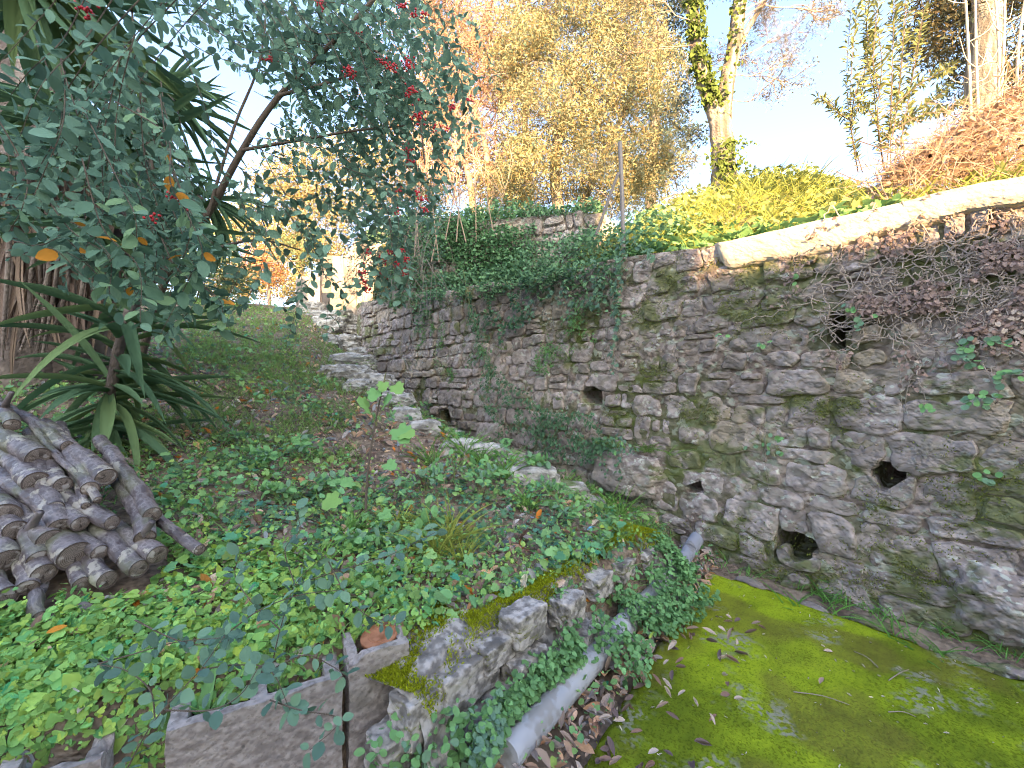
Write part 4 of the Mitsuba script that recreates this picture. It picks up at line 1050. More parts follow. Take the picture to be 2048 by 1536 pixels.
def rosette(key, c, axis, n, L, W, e0, e1, keys, kd=(.1, .35, .7), az=None):
    axis = norm(np.array(axis, float)); a = norm(np.cross(axis, [.3, .9, .1])); b = np.cross(axis, a)
    for j, kk in enumerate(kd):
        m = n // len(kd); ph = g.random(m) * 6.28; el = np.radians(e0 + (e1 - e0) * g.random(m))
        A = np.cos(el)[:, None] * (np.cos(ph)[:, None] * a + np.sin(ph)[:, None] * b) + np.sin(el)[:, None] * axis
        N = norm(axis - (A @ axis)[:, None] * A + .12 * g.normal(size=(m, 3)))
        leaf_parts(key, 'leaf', ST_[kk], np.asarray(c) + A * .04 - axis * (.12 * g.random(m))[:, None], A, N, L * (.65 + .5 * g.random(m)), W * (.8 + .4 * g.random(m)), keys)


rosette(Y, at(325, 185, 4.5), (.2, -.1, 1), 66, .85, .05, -45, 60, YUCCA_LEAF[:2])
rosette(Y, at(415, 395, 5.2), (.5, -.2, .6), 54, .85, .055, -60, 50, YUCCA_LEAF[:2])
rosette(Y, at(50, -120, 2.7), (.05, -.15, -1), 39, 1.0, .10, 35, 85, YUCCA_LEAF)
rosette(Y, at(150, -40, 3.2), (.1, -.2, -1), 36, 1.05, .085, 30, 80, YUCCA_LEAF)
rosette(Y, at(250, 250, 3.5), (.1, -.3, -1), 30, .9, .075, 20, 75, YUCCA_LEAF[:2])
rosette(Y, at(110, 200, 3.7), (.0, -.2, -1), 24, .95, .08, 30, 80, YUCCA_LEAF[:2])
rosette(Y, at(180, 440, 3.6), (.05, -.3, -1), 21, .8, .075, 25, 75, YUCCA_LEAF[:2])
rosette(Y, at(330, 420, 4.1), (.3, -.2, -.8), 24, .8, .07, 15, 70, YUCCA_LEAF[:2])
rosette(Y, at(-60, 300, 3.6), (.2, -.2, -.3), 24, .9, .07, 0, 70, YUCCA_LEAF)
y2 = thing('yucca', 'young bushy yucca with long green sword leaves behind the wood pile', 'plant')
b0 = ground_at(205, 905); d = b0[1]
sp = curve([b0 - [0, 0, .05], at(215, 820, d), at(232, 720, d), at(262, 610, d)], 20); part(y2, 'stem', tube(sp, .045, .03, 12, wob=.08), 'yucca_trunk', True)
for j, kk in enumerate((.1, .35, .7)):
    m = 27; t = .12 + .88 * g.random(m); q = np.array([np.interp(t, np.linspace(0, 1, 20), sp[:, c]) for c in range(3)]).T; ph = g.random(m) * 6.28; el = np.radians(-30 + 50 * t + 20 * g.normal(size=m))
    A = np.stack([np.cos(el) * np.cos(ph), np.cos(el) * np.sin(ph) * .8 - .1, np.sin(el)], 1); N = norm(np.array([0, 0, 1]) - A[:, 2:] * A + .15 * g.normal(size=(m, 3)))
    leaf_parts(y2, 'leaf', ST_[kk], q, A, N, .55 + .38 * g.random(m), .062 + .022 * g.random(m), YUCCA_LEAF)

# ------------------------------------------------------------------ berry tree over the left of the view
C = thing('berry_tree', 'arching evergreen tree with grey green leaves and red berry clusters', 'tree')
b0 = ground_at(190, 820)
part(C, 'trunk', tube(curve([b0 + [-.1, .4, -.1], at(330, 560, 3.8), at(415, 430, 3.5), at(485, 300, 3.3), at(560, 190, 3.2), at(690, 60, 3.1), at(800, -60, 3.0)], 30), .034, .012, 10, wob=.04), 'dark_twig', True)
for pl, d in [([(415, 430), (470, 250), (520, 120), (540, -60)], 3.4), ([(485, 300), (600, 280), (720, 260), (830, 250)], 3.2), ([(560, 190), (640, 170), (700, 150), (760, 130)], 3.1), ([(330, 560), (300, 300), (270, 100), (260, -80)], 3.2), ([(330, 540), (420, 500), (520, 480), (600, 500)], 3.2), ([(690, 60), (760, 110), (830, 200), (850, 330)], 2.9)]:
    part(C, 'branch', tube(curve([at(x, y, d) for x, y in pl], 16), .013, .005, 7, wob=.05), 'dark_twig', True)
SPR = [([(300, -100), (180, 60), (90, 170), (30, 300)], 1.75), ([(420, -80), (300, 60), (200, 180), (120, 300)], 1.8), ([(250, 100), (200, 260), (190, 400), (150, 500)], 1.7), ([(300, 150), (330, 300), (380, 420), (420, 480)], 1.75), ([(200, 300), (250, 420), (300, 520), (280, 620)], 1.7),
       ([(350, 350), (400, 470), (380, 560), (330, 640)], 1.8), ([(-20, 200), (40, 300), (60, 400), (20, 450)], 1.75), ([(480, -60), (560, 60), (600, 160), (640, 240)], 2.4), ([(600, -60), (700, 40), (780, 120), (830, 220)], 2.5), ([(700, -60), (800, 20), (880, 100), (935, 200)], 2.6),
       ([(620, 120), (720, 180), (800, 240), (830, 340)], 2.6), ([(560, 250), (640, 300), (720, 340), (780, 420)], 2.7), ([(480, 330), (540, 400), (600, 460), (640, 530)], 2.5), ([(700, 300), (760, 360), (800, 440), (790, 540)], 2.8), ([(480, 400), (520, 460), (470, 560), (450, 630)], 2.3),
       ([(560, 430), (590, 500), (620, 560), (610, 640)], 2.5), ([(640, 380), (680, 430), (740, 500), (730, 570)], 2.9), ([(150, -60), (120, 40), (60, 100), (10, 160)], 1.75), ([(360, 0), (450, 60), (520, 100), (600, 120)], 2.4), ([(650, 20), (700, 100), (740, 180), (790, 260)], 2.5), ([(100, 420), (160, 470), (220, 540), (240, 600)], 1.7),
       ([(300, 450), (350, 520), (420, 590), (440, 650)], 1.9), ([(750, 150), (820, 200), (860, 280), (850, 400)], 2.8), ([(560, -20), (620, 40), (680, 60), (760, 60)], 2.4), ([(240, 200), (300, 280), (320, 380), (360, 440)], 1.7), ([(120, 120), (150, 250), (110, 340), (60, 420)], 1.75), ([(780, 400), (800, 480), (800, 540), (790, 600)], 2.9), ([(30, 500), (90, 490), (150, 500), (200, 560)], 1.75)]
stems = []
for rep in range(12):
    for pl, d in SPR:
        if rep > 1 and min(x for x, y in pl) < 35 and pl[0][1] < 300: continue
        if rep > 7 and (d < 2.3 or pl[-1][1] > 430): continue
        if rep > 3 and (min(x for x, y in pl) < 125 or pl[-1][1] > 500 and pl[-1][0] > 400): continue
        dd = d + (.25 + .14 * rep) * g.random() + .09 * rep; off = (20 + 4 * rep) * g.normal(size=2)
        stems.append([at(x + off[0] + 12 * g.normal(), y + off[1] + 12 * g.normal(), dd + .04 * g.normal()) for x, y in pl])
stems_and_leaves(C, stems, OVAL, .050, .066, .62, BERRY_LEAF, 'dark_twig', .003, .7, 2, hang=.15, skip=.05, orange=.035, stem_name='twigs', jcol=(.155, .26, .195))
bs_, bf_ = np.array(ICO[1].vertices), np.array(ICO[1].faces)
for x, y, d, n in [(175, 25, 1.9, 22), (545, 120, 2.6, 18), (700, 146, 2.6, 34), (638, 5, 2.5, 22), (765, 125, 2.6, 14), (783, 134, 2.6, 20), (815, 130, 2.6, 30), (820, 185, 2.6, 34), (837, 235, 2.7, 30), (868, 255, 2.8, 8), (905, 214, 2.8, 16), (940, 200, 2.8, 8), (892, 258, 2.8, 12), (818, 300, 2.9, 18), (820, 325, 2.9, 22), (352, 405, 1.95, 26), (309, 435, 1.95, 12), (715, 65, 2.6, 12),
                   (800, 380, 2.9, 8), (832, 385, 2.9, 12), (846, 398, 2.9, 16), (850, 420, 2.9, 14), (795, 425, 2.9, 8), (830, 30, 2.6, 10), (806, 14, 2.6, 14), (735, 580, 3.0, 16), (725, 545, 3.0, 16), (765, 520, 3.0, 14), (768, 552, 3.0, 16), (800, 500, 3.0, 14), (795, 530, 3.0, 14), (810, 545, 3.0, 20), (740, 505, 3.0, 12), (783, 505, 3.0, 14), (729, 566, 3.0, 12), (812, 520, 3.0, 14), (850, 30, 2.6, 10)]:
    c = at(x, y, d); q = c + g.normal(size=(n, 3)) * np.array([.017, .014, .014]) * (n / 20) ** .33
    r_ = .0062 * (.8 + .4 * g.random(n)); v = (q[:, None] + bs_[None] * r_[:, None, None]).reshape(-1, 3); f = (bf_[None] + (np.arange(n) * len(bs_))[:, None, None]).reshape(-1, 3)
    part(C, 'berry_cluster', (v, f), 'red_berry', True)


# ------------------------------------------------------------------ climbers on the tall wall
mb = Bag()
for (x, y, z, r) in MOSS:
    n = int(17000 * r * r) + 150; q = np.array([x, y, z]) + WS * (g.normal(size=(n, 1)) * r * .85) + np.array([0, 0, 1]) * (g.normal(size=(n, 1)) * r * .6); s, v = sv(q)
    q = xyz(s, WV - batter(s, q[:, 2]) - .025 - .03 * g.random(n), q[:, 2]); q = q[meshkit.fbm(q * 9, 3, 3) > .47]; n = len(q)
    A = norm(WN * .7 + [0, 0, .5] + .8 * g.normal(size=(n, 3))); mb.add(*scatter(DIAMOND, q, A, np.cross(A, g.normal(size=(n, 3))), .010 + .013 * g.random(n), .007, np.array([.17, .195, .045]) * (.5 + .9 * g.random(n))[:, None], .1, g))
key = thing('moss', 'dark and bright moss cushions clinging to the tall wall', 'moss', kind='stuff'); put(key, mb.mesh(), 'foliage', False, mb.colors())
def wall_vine(key, paths, tm, nodes, size, asp, keys, bs, r=.003, off=.10, jcol=None, near=300, side=0, spread=.035, jit=0.03, gate=0):
    P, A, N, L = [], [], [], []; sb = Bag()
    allp = []
    for pl in paths:
        base = np.array([wall_at(x, y, off) for x, y in pl]); allp.append(base)
        for _ in range(side):
            t = g.random(); i = int(t * (len(base) - 1)); q = base[i] + (base[min(i + 1, len(base) - 1)] - base[i]) * g.random(); e = q + WS * g.normal() * .22 + np.array([0, 0, -.25 * g.random()]); allp.append(np.array([q, (q + e) / 2 + WN * .02, e]))
    for base in allp:
        pth = curve(base, max(8, 6 * len(base))); pth = pth + jit * .35 * g.normal(size=pth.shape) * [1, 1, 1]
        sb.add(*tube(pth, r, r * .5, 5)); ln = np.linalg.norm(np.diff(pth, axis=0), axis=1).sum()
        for t in np.linspace(0, 1, max(2, int(ln / nodes))):
            i = min(int(t * (len(pth) - 1)), len(pth) - 2); q = pth[i] + (pth[i + 1] - pth[i]) * g.random()
            P.append(q + WS * spread * g.normal() + np.array([0, 0, spread * g.normal()]) + WN * .02 * g.random()); A.append(norm(WS * g.normal() + np.array([0, 0, -.8]) + WN * .3)); N.append(norm(WN + np.array([0, 0, .7]) + .4 * g.normal(size=3))); L.append(size * (.6 + .7 * g.random()))
    part(key, 'stems', sb.mesh(), bs, 40, kind='stuff')
    P, A, N, L = map(np.array, (P, A, N, L)); o = np.argsort(np.linalg.norm(P - [0, 0, CAM], axis=1)); o = o[meshkit.fbm(P[o] * 5, 3, 7) > gate]; a, b = o[:near], o[near:]
    if len(a): leaf_parts(key, 'leaf', tm, P[a], A[a], N[a], L[a], L[a] * asp, keys)
    if len(b): m = scatter(tm, P[b], A[b], N[b], L[b], L[b] * asp, jcol, .22, g); part(key, 'leaves', m[:2], 'foliage', True, m[2], kind='stuff')


scene['pale_stem'] = rough((.36, .30, .27), .8)
k = thing('dead_creeper', 'dead creeper with brown leaves and bare stems over the wall top at right', 'creeper')
pths = []
for i in range(44):
    x, y = 1600 + 460 * g.random() ** .8, 400 + 110 * g.random(); st = [(x, y)]
    for j in range(4): x += 34 * g.normal() + 14; y += 30 + 40 * g.random(); st.append((x, y))
    pths.append(st)
for i in range(9):
    x, y = 1600 + 80 * g.random(), 520 + 170 * g.random(); pths.append([(x, y), (x + 110, y + 25 * g.normal()), (x + 240, y + 35 * g.normal()), (x + 380, y + 40 * g.normal())])
wall_vine(k, pths, LOBED, .022, .023, .8, LITTER[2:3] + [leaf_bsdf('creeper_brown', (.31, .225, .20), .7, .2), leaf_bsdf('creeper_rust', (.34, .23, .19), .7, .2)], 'pale_stem', .0045, .075, (.32, .235, .21), side=2, spread=.055, near=200, gate=.53)
k = thing('ivy', 'long ivy trail hanging down the middle of the tall wall', 'ivy')
wall_vine(k, [[(1245, 480), (1240, 560), (1232, 640), (1226, 745)], [(1240, 500), (1230, 590), (1236, 680)], [(1250, 470), (1290, 500), (1310, 520)]], IVY, .022, .046, 1.0, SEED_LEAF + [BERRY_LEAF[0]], 'green_stem', .0025, .10, (.09, .18, .11), spread=.02)
k = thing('ivy', 'ivy curtain over the shaded left part of the tall wall top', 'ivy')
wall_vine(k, [[(960, 560), (985, 620), (1000, 655)], [(1010, 560), (1030, 610), (1040, 650)], [(1080, 550), (1110, 590), (1180, 605)], [(1130, 530), (1180, 560), (1230, 570)], [(940, 580), (950, 620), (960, 640)], [(1050, 545), (1060, 600), (1065, 640)], [(1190, 520), (1200, 560), (1190, 600)], [(1000, 640), (1030, 650), (1055, 635)]], IVY, .02, .045, 1.0, SEED_LEAF, 'green_stem', .0025, .10, (.08, .165, .10), side=2)
k = thing('bramble', 'thorny bramble with small blue green leaves sprawling at the wall foot', 'bramble')
wall_vine(k, [[(930, 560), (945, 640), (960, 700), (1000, 760)], [(925, 540), (950, 650), (990, 740), (1040, 790)], [(960, 770), (1010, 790), (1070, 820), (1120, 850)], [(1000, 760), (1040, 830), (1080, 880), (1120, 920)], [(950, 780), (990, 830), (1010, 880), (1020, 910)], [(1060, 800), (1100, 830), (1140, 830), (1180, 830)], [(1040, 790), (1090, 860), (1130, 900)], [(1150, 870), (1190, 880), (1230, 890)], [(1180, 900), (1200, 880), (1250, 880)]], OVAL, .02, .036, .65, SEED_LEAF + MALLOW_LEAF[:1], 'green_stem', .0026, .22, (.11, .21, .12), near=40, side=7, spread=.04)
for lab, pl in [('green weed rooted in the joints at the left end of the tall wall', [[(850, 610), (860, 640), (870, 660)], [(830, 640), (850, 660), (840, 690)], [(880, 630), (890, 660), (880, 690)]]), ('feathery weed tuft in the wall joints above the bramble', [[(1080, 690), (1100, 700), (1110, 730)], [(1100, 680), (1090, 710), (1070, 730)]]), ('small weeds in the joints below the ivy curtain', [[(870, 720), (900, 740), (905, 760)], [(960, 690), (980, 720), (975, 745)], [(1150, 610), (1165, 630), (1150, 650)]])]:
    k = thing('wall_weed', lab, 'weed'); wall_vine(k, pl, OVAL_LOW, .012, .024, .7, MALLOW_LEAF[:1] + SEED_LEAF[1:2], 'green_stem', .002, .10, (.13, .28, .10), near=0, side=4)
pw = [(1985, 685), (2010, 690), (1920, 690), (1935, 700), (1530, 685), (1710, 650), (1690, 620), (1930, 800), (1945, 805), (1965, 808), (1980, 800), (1860, 812), (1530, 890), (1515, 895), (1555, 905), (1925, 705), (1950, 730), (1995, 760), (2015, 745), (2030, 750), (1960, 950), (1980, 960), (1935, 720), (1560, 880), (1440, 670), (1590, 560), (1725, 640), (2000, 1260), (1990, 1250)]
for x, y in pw:
    k = thing('pennywort', 'tiny round leaved pennywort rooted in a joint of the tall wall', 'pennywort', 'pennyworts in the wall joints')
    P = np.array([wall_at(x + 9 * g.normal(), y + 7 * g.normal(), .10 + .03 * g.random()) for _ in range(4)]); leaf_parts(k, 'leaf', DISC, P, norm(WS * g.normal(size=(4, 1)) + g.normal(size=(4, 3)) * .3), norm(WN + np.array([0, 0, .6]) + .3 * g.normal(size=(4, 3))), .026 + .016 * g.random(4), .03 + .01 * g.random(4), [MALLOW_LEAF[0], SEED_LEAF[1]])
for x, y, x2, y2 in [(1890, 710, 1905, 760), (1800, 720, 1808, 830), (1820, 760, 1812, 830), (1835, 760, 1845, 830), (1345, 700, 1340, 780), (1350, 690, 1335, 770), (1520, 840, 1525, 920), (1530, 860, 1540, 1000), (1125, 610, 1140, 670), (1010, 650, 1005, 730), (1000, 660, 1020, 720), (1130, 540, 1120, 600), (1110, 560, 1150, 530)]:
    k = thing('root_strand', 'thin pale root strand hanging down the tall wall face', 'root', 'root strands on the wall')
    put(k, tube(curve([wall_at(x, y, .09), wall_at((x + x2) / 2 + 10 * g.normal(), (y + y2) / 2, .10), wall_at(x2, y2, .08)], 9), .003, .0012, 5), 'grey_twig', True)

# ------------------------------------------------------------------ plants of the bank
br, wd, gr2 = Bag(), Bag(), Bag()


def bank_pts(n, s0, s1, w0, w1):
    s, v = s0 + (s1 - s0) * g.random(n), WV + w0 + (w1 - w0) * g.random(n); P = xyz(s, v, 0); P[:, 2] = Zb(s, v); return P


def puff(bag, P, h, size, asp, col, tm, spread=.22, ups=.9):
    n = len(P); P = P + np.array([0, 0, 1]) * (h * g.random(n) ** .8)[:, None]; A = norm(g.normal(size=(n, 3)) * [1, 1, .5]); N = norm(np.array([0, -.3, ups]) + .5 * g.normal(size=(n, 3))); L = size * (.55 + .9 * g.random(n))
    bag.add(*scatter(tm, P, A, N, L, L * asp, col, spread, g))


u = ul * g.random(5200); e = -.15 + .9 * g.random(5200); P = np.c_[U0 + UD * u[:, None] + UN * e[:, None], utop(u) - .05]
h = .38 * meshkit.fbm(P * [1.6, 1.6, 0], 2, 5); puff(br, P, h + .1 * (u > 1), .055, .75, (.16, .30, .155), OVAL)
n = 13000; u = ul * g.random(n); P = np.c_[U0 + UD * u[:, None] - UN * (.05 + .30 * g.random(n))[:, None], utop(u) - (.0 + 1.2 * g.random(n)) * 1.0]
P = P[meshkit.fbm(P * 1.7, 2, 15) > np.where(u < 1.0, .62, .36)]; puff(br, P, .1, .05, .75, (.16, .30, .155), OVAL)
P = bank_pts(9000, 2.3, 9.6, .0, 1.2); P = P[meshkit.fbm(P * 1.5, 2, 25) > .33]; puff(br, P, .46 * (.3 + 1.4 * meshkit.fbm(P * 1.8, 2, 26)), .048, .72, (.155, .285, .155), OVAL)
P = bank_pts(7500, 2.6, 9.6, -.20, .12); P[:, 2] -= .62 * g.random(len(P)) ** 1.6 * (1 - ss(.30, .55, meshkit.fbm(P * 1.9, 2, 45)) * .85); P = P[meshkit.fbm(P * [2.2, 2.2, .6], 2, 46) > .42]; puff(br, P + [0, 0, .02], .16, .042, .72, (.15, .27, .15), OVAL)
key = thing('brambles', 'tangled brambles and ivy over the shaded bank and upper wall', 'brambles', kind='stuff'); put(key, br.mesh(), 'foliage', True, br.colors())
P = bank_pts(16000, -3.5, 3.9, .45, 6.5); P = P[meshkit.fbm(P * 1.3, 2, 35) > .42]; puff(wd, P, .34, .058, .75, (.32, .36, .12), LOBED, .25)
P = bank_pts(9000, -3.5, 3.9, .6, 7.5); puff(wd, P, .16, .04, .7, (.36, .38, .14), OVAL_LOW, .25)
P = bank_pts(1100, .6, 3.4, .1, .9); puff(wd, P, .26, .075, .8, (.13, .25, .10), LOBED)
P = bank_pts(900, -3, 3.6, .35, 5)
for p in P: tuft(gr2, p, 7, .36, .007, (.34, .38, .10), .4)
P = bank_pts(420, -3, 2.2, .25, .8)
for p in P: tuft(gr2, p, 7, .20, .006, (.20, .33, .06), .5)
key = thing('bank_weeds', 'sunlit nettles and broad weeds covering the bank above the wall', 'weeds', kind='stuff'); put(key, wd.mesh(), 'foliage', True, wd.colors())
key = thing('grass', 'tall sunlit yellow grass growing behind the wall coping', 'grass', kind='stuff'); put(key, gr2.mesh(), 'foliage', True, gr2.colors())
# pale dry stems in front of the upper wall, left
for i in range(11):
    x = 800 + 18 * i + 12 * g.random(); k = thing('dry_sapling', f'bare thin brown sapling on the shaded bank, {ORD[i]} from the left', 'sapling', 'bare saplings on the shaded bank')
    b0 = at(x, 470 + 60 * g.random(), 7.2); tp = at(x + 50 * g.normal(), 190 + 130 * g.random(), 7.3)
    part(k, 'stem', tube(curve([b0, (b0 + tp) / 2 + .07 * g.normal(size=3), tp], 10), .012, .004, 5), 'dry_twig', True)
    sb = Bag()
    for j in range(9):
        q = b0 + (tp - b0) * (.3 + .7 * g.random()); e = np.array([g.normal() * .3, g.normal() * .2, .35 + .3 * g.random()]); sb.add(*tube(curve([q, q + e * .5 + .03 * g.normal(size=3), q + e], 6), .005, .002, 3))
    part(k, 'twigs', sb.mesh(), 'dry_twig', kind='stuff')
k = thing('grey_brush', 'dry grey thicket of fine twigs hanging below the berry tree', 'brush')
sb = Bag()
for i in range(170):
    p = at(700 + 170 * g.random(), 400 + 190 * g.random(), 5.2 + 1.2 * g.random()); e = np.array([.35 * g.normal(), .2 * g.normal(), -.25 + .4 * g.normal()]); sb.add(*tube(curve([p, p + e * .5 + .06 * g.normal(size=3), p + e], 7), .0045, .002, 3))
part(k, 'twigs', sb.mesh(), 'grey_twig', kind='stuff')
P = np.array([at(690 + 200 * g.random(), 390 + 200 * g.random(), 5.4 + 1.2 * g.random()) for _ in range(2600)]); lb = Bag(); puff(lb, P, .1, .04, .5, (.13, .22, .15), OVAL_LOW); part(k, 'leaves', lb.mesh(), 'foliage', True, lb.colors(), kind='stuff')


# ------------------------------------------------------------------ trees
def grow(bag, tips, p, dv, L, r, lev, kids=3, wig=.25, up=.15, shrink=.68, sides=6, ang=.6, rng=None):
    rng = rng or g; n = 5; pts = [p]; d = norm(dv)
    for i in range(n):
        d = norm(d + wig * rng.normal(size=3) * .5 + np.array([0, 0, up]) * .3); pts.append(pts[-1] + d * L / n)
    pts = np.array(pts); bag.add(*tube(pts, r, r * (.68 if lev else .45), max(3, sides), cap=False)); tips.extend(pts[2:] if lev <= 1 else [])
    if lev == 0: return
    for k in range(kids):
        t = .45 + .55 * (k + rng.random()) / kids; i = min(int(t * n), n - 1); q = pts[i] + (pts[i + 1] - pts[i]) * (t * n - i)
        ax = norm(rng.normal(size=3)); dd = norm(d + ang * (ax - (ax @ d) * d)); grow(bag, tips, q, dd, L * shrink * (.7 + .5 * rng.random()), r * .72, lev - 1, kids, wig, up, shrink, sides - 1, ang, rng)


def crown_blobs(blobs, n, size, asp, col, seed, gate=.42, k=1.6, tm=DIAMOND, spread=.25, shell=.45):
    rr = np.array([b[3] / FOC * b[2] for b in blobs]); w = rr ** 2 / (rr ** 2).sum(); i = g.choice(len(blobs), n, p=w)
    c = np.array([at(*b[:3]) for b in blobs])[i]; u = norm(g.normal(size=(n, 3))); P = c + u * (rr[i] * g.random(n) ** shell)[:, None] * [1, 1, 1]
    P = P[meshkit.fbm(P * k, 3, seed) > gate]; m = len(P)
    A = norm(g.normal(size=(m, 3)) * [1, 1, .8]); N = norm(g.normal(size=(m, 3)) + [0, -.3, .5]); L = size * (.6 + .8 * g.random(m))
    cc = np.asarray(col) * (.45 + 1.1 * meshkit.fbm(P * 2.2, 2, seed + 3))[:, None] * (1 + np.array([.16, .0, -.12]) * g.normal(size=(m, 1)))
    return scatter(tm, P, A, N, L, L * asp, cc, spread, g)


def tree(name, label, cat, trunks, blobs, n, size, asp, col, seed, bark='trunk_bark', branches=14, **kw):
    k = thing(name, label, cat)
    for pts, r0, r1 in trunks: part(k, 'trunk', tube(curve(pts, 18), r0, r1, 10, wob=.05), bark, True)
    bb, tips = Bag(), []
    c0 = trunks[0][0][-1]
    for b in blobs:
        c = at(*b[:3]); r = b[3] / FOC * b[2]
        bb.add(*tube(curve([c0, (c0 + c) / 2 + .2 * g.normal(size=3), c], 8), .028, .012, 5))
        for _ in range(max(2, branches // len(blobs))): grow(bb, tips, c - [0, 0, .3 * r], norm(g.normal(size=3) + [0, 0, .6]), r * .6, .016, 1, 3, sides=4)
    part(k, 'branches', bb.mesh(), bark if bark != 'pale_pole' else 'dry_twig', 40)
    m = crown_blobs(blobs, n, size, asp, col, seed, **kw); part(k, 'crown', m[:2], 'foliage', True, m[2])
    return k


tree('olive_tree', 'dense golden green olive tree in full sun behind the fence post', 'tree', [([at(1130, 500, 10), at(1110, 330, 10), at(1150, 150, 10)], .16, .07), ([at(1130, 480, 10), at(1200, 330, 10), at(1260, 200, 10)], .1, .05)],
     [(1080, 60, 10, 110), (1180, 160, 10, 135), (1095, 250, 9.6, 105), (1250, 275, 10, 105), (1150, -60, 10, 150), (1285, 150, 10, 85), (1050, 340, 9.6, 70), (1330, 320, 10, 65), (1190, 350, 9.5, 90), (1240, 60, 10.3, 90), (1030, 150, 10.2, 70), (1280, 370, 9.6, 60), (1050, 400, 10.5, 60), (1150, 410, 10.5, 60), (1240, 400, 10.5, 50), (1340, 380, 10.5, 40), (980, 390, 11, 60)], 150000, .085, .28, (.29, .275, .16), 5, gate=.43, branches=60)
tree('oak_tree', 'dark blue green tree behind the golden olive, thin at its right edge', 'tree', [([at(1300, 420, 15), at(1310, 250, 15), at(1320, 60, 15)], .2, .1)], [(1330, 40, 15, 80), (1365, 195, 15, 50), (1310, 220, 15, 70), (1350, 120, 15, 50), (1380, 260, 15, 40), (1320, -60, 15, 90), (1290, 330, 15, 60)], 16000, .12, .5, (.07, .09, .085), 15, gate=.47, k=1.1)
tree('evergreen_tree', 'sunlit yellow green bushy trees at the far end beyond the path', 'tree', [([at(600, 560, 15), at(600, 450, 15), at(620, 380, 15)], .15, .08)], [(560, 380, 15, 70), (640, 420, 15, 60), (500, 430, 14, 60), (690, 430, 14.5, 50), (740, 400, 14.5, 60), (600, 330, 15.5, 70), (450, 470, 14, 60), (790, 330, 15, 80), (540, 480, 14, 50), (700, 330, 15, 70), (860, 380, 16, 70), (930, 300, 17, 80), (880, 200, 17, 80), (980, 120, 17, 90), (900, 60, 17, 90), (1000, 380, 15, 60), (560, 545, 14, 60), (640, 530, 15, 60), (500, 560, 13.5, 50), (700, 545, 15, 50), (610, 590, 14, 45), (450, 560, 13.5, 50), (580, 470, 14.5, 60), (650, 480, 15, 50)], 95000, .11, .35, (.31, .27, .13), 25, gate=.42, k=1.3)
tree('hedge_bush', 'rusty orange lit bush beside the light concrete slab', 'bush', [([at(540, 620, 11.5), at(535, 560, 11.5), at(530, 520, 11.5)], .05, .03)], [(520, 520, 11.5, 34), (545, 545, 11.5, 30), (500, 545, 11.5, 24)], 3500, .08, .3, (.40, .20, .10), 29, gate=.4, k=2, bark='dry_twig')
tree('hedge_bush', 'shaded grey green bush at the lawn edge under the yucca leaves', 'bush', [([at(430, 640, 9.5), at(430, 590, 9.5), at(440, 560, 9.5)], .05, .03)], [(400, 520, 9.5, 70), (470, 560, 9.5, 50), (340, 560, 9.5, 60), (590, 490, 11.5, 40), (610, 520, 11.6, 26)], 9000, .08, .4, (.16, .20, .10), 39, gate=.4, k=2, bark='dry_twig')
# bare brown tree
k = thing('bare_tree', 'leafless tree with a haze of thin orange brown twigs left of the olive', 'tree')
for a in ([(985, 430), (975, 330), (960, 250), (900, 120)], [(1060, 430), (1050, 250), (1060, 120), (1090, 20)], [(950, 430), (930, 330), (880, 260)]):
    part(k, 'trunk', tube(curve([at(x, y, 11.5) for x, y in a], 20), .10, .04, 9, wob=.05), 'dry_twig', True)
bb, tips = Bag(), []
for i in range(150):
    p = at(830 + 220 * g.random(), 420 - 440 * g.random(), 11.0 + 1.5 * g.random()); grow(bb, tips, p, np.array([g.normal() * .6, g.normal() * .4, .5 + .6 * g.random()]), 1.2, .022, 3, 3, .7, -.05, .68, 4, .9)
part(k, 'branches', bb.mesh(), 'red_twig', True)
# forked tree with ivy
F_ = thing('forked_tree', 'tall forked tree with ivy wrapped limbs standing on the sunlit bank', 'tree')
bs0 = at(1447, 400, 7.0)
part(F_, 'trunk', tube(curve([bs0 - [0, 0, .3], at(1447, 330, 7), at(1440, 240, 7)], 14), np.linspace(.20, .165, 14), None, 16, wob=.04), 'trunk_bark', True)
L1 = curve([at(1440, 260, 7), at(1415, 190, 7), at(1395, 110, 7), at(1385, 20, 7), at(1375, -120, 7)], 24); L2 = curve([at(1444, 270, 7), at(1452, 180, 7), at(1470, 80, 7), at(1480, 0, 7), at(1500, -150, 7)], 24)
part(F_, 'limb', tube(L1, .115, .085, 14, wob=.04), 'trunk_bark', True); part(F_, 'limb', tube(L2, .125, .095, 14, wob=.04), 'trunk_bark', True)
part(F_, 'branch', tube(curve([at(1472, 100, 7), at(1500, 50, 7), at(1530, 0, 7), at(1560, -80, 7)], 12), .05, .03, 8), 'trunk_bark', True)
bb, tips = Bag(), []
for x, y, dx, dz in [(1475, 90, .9, .5), (1470, 120, .8, .25), (1465, 150, .8, .05), (1480, 40, .9, .6), (1490, 20, 1, .4), (1475, 60, .7, .4), (1380, 40, -.7, .4), (1385, 90, -.5, .2), (1465, 200, .6, -.1), (1500, 40, 1, .2), (1530, 10, 1, .3), (1380, -20, .5, .5)]:
    grow(bb, tips, at(x, y, 7 + .2 * g.normal()), np.array([dx, .3 * g.normal(), dz]), .62, .012, 3, 3, .4, .05, .78, 4, .6)
part(F_, 'twigs', bb.mesh(), 'dry_twig', True, kind='stuff')
tp = np.array(tips); P = tp[g.integers(len(tp), size=12000)] + .06 * g.normal(size=(12000, 3)); lb = Bag(); puff(lb, P, .03, .045, .3, (.26, .23, .16), DIAMOND); part(F_, 'crown', lb.mesh(), 'foliage', True, lb.colors())
iv = thing('ivy', 'ivy climbing thickly up both limbs of the forked tree', 'ivy')
P = []
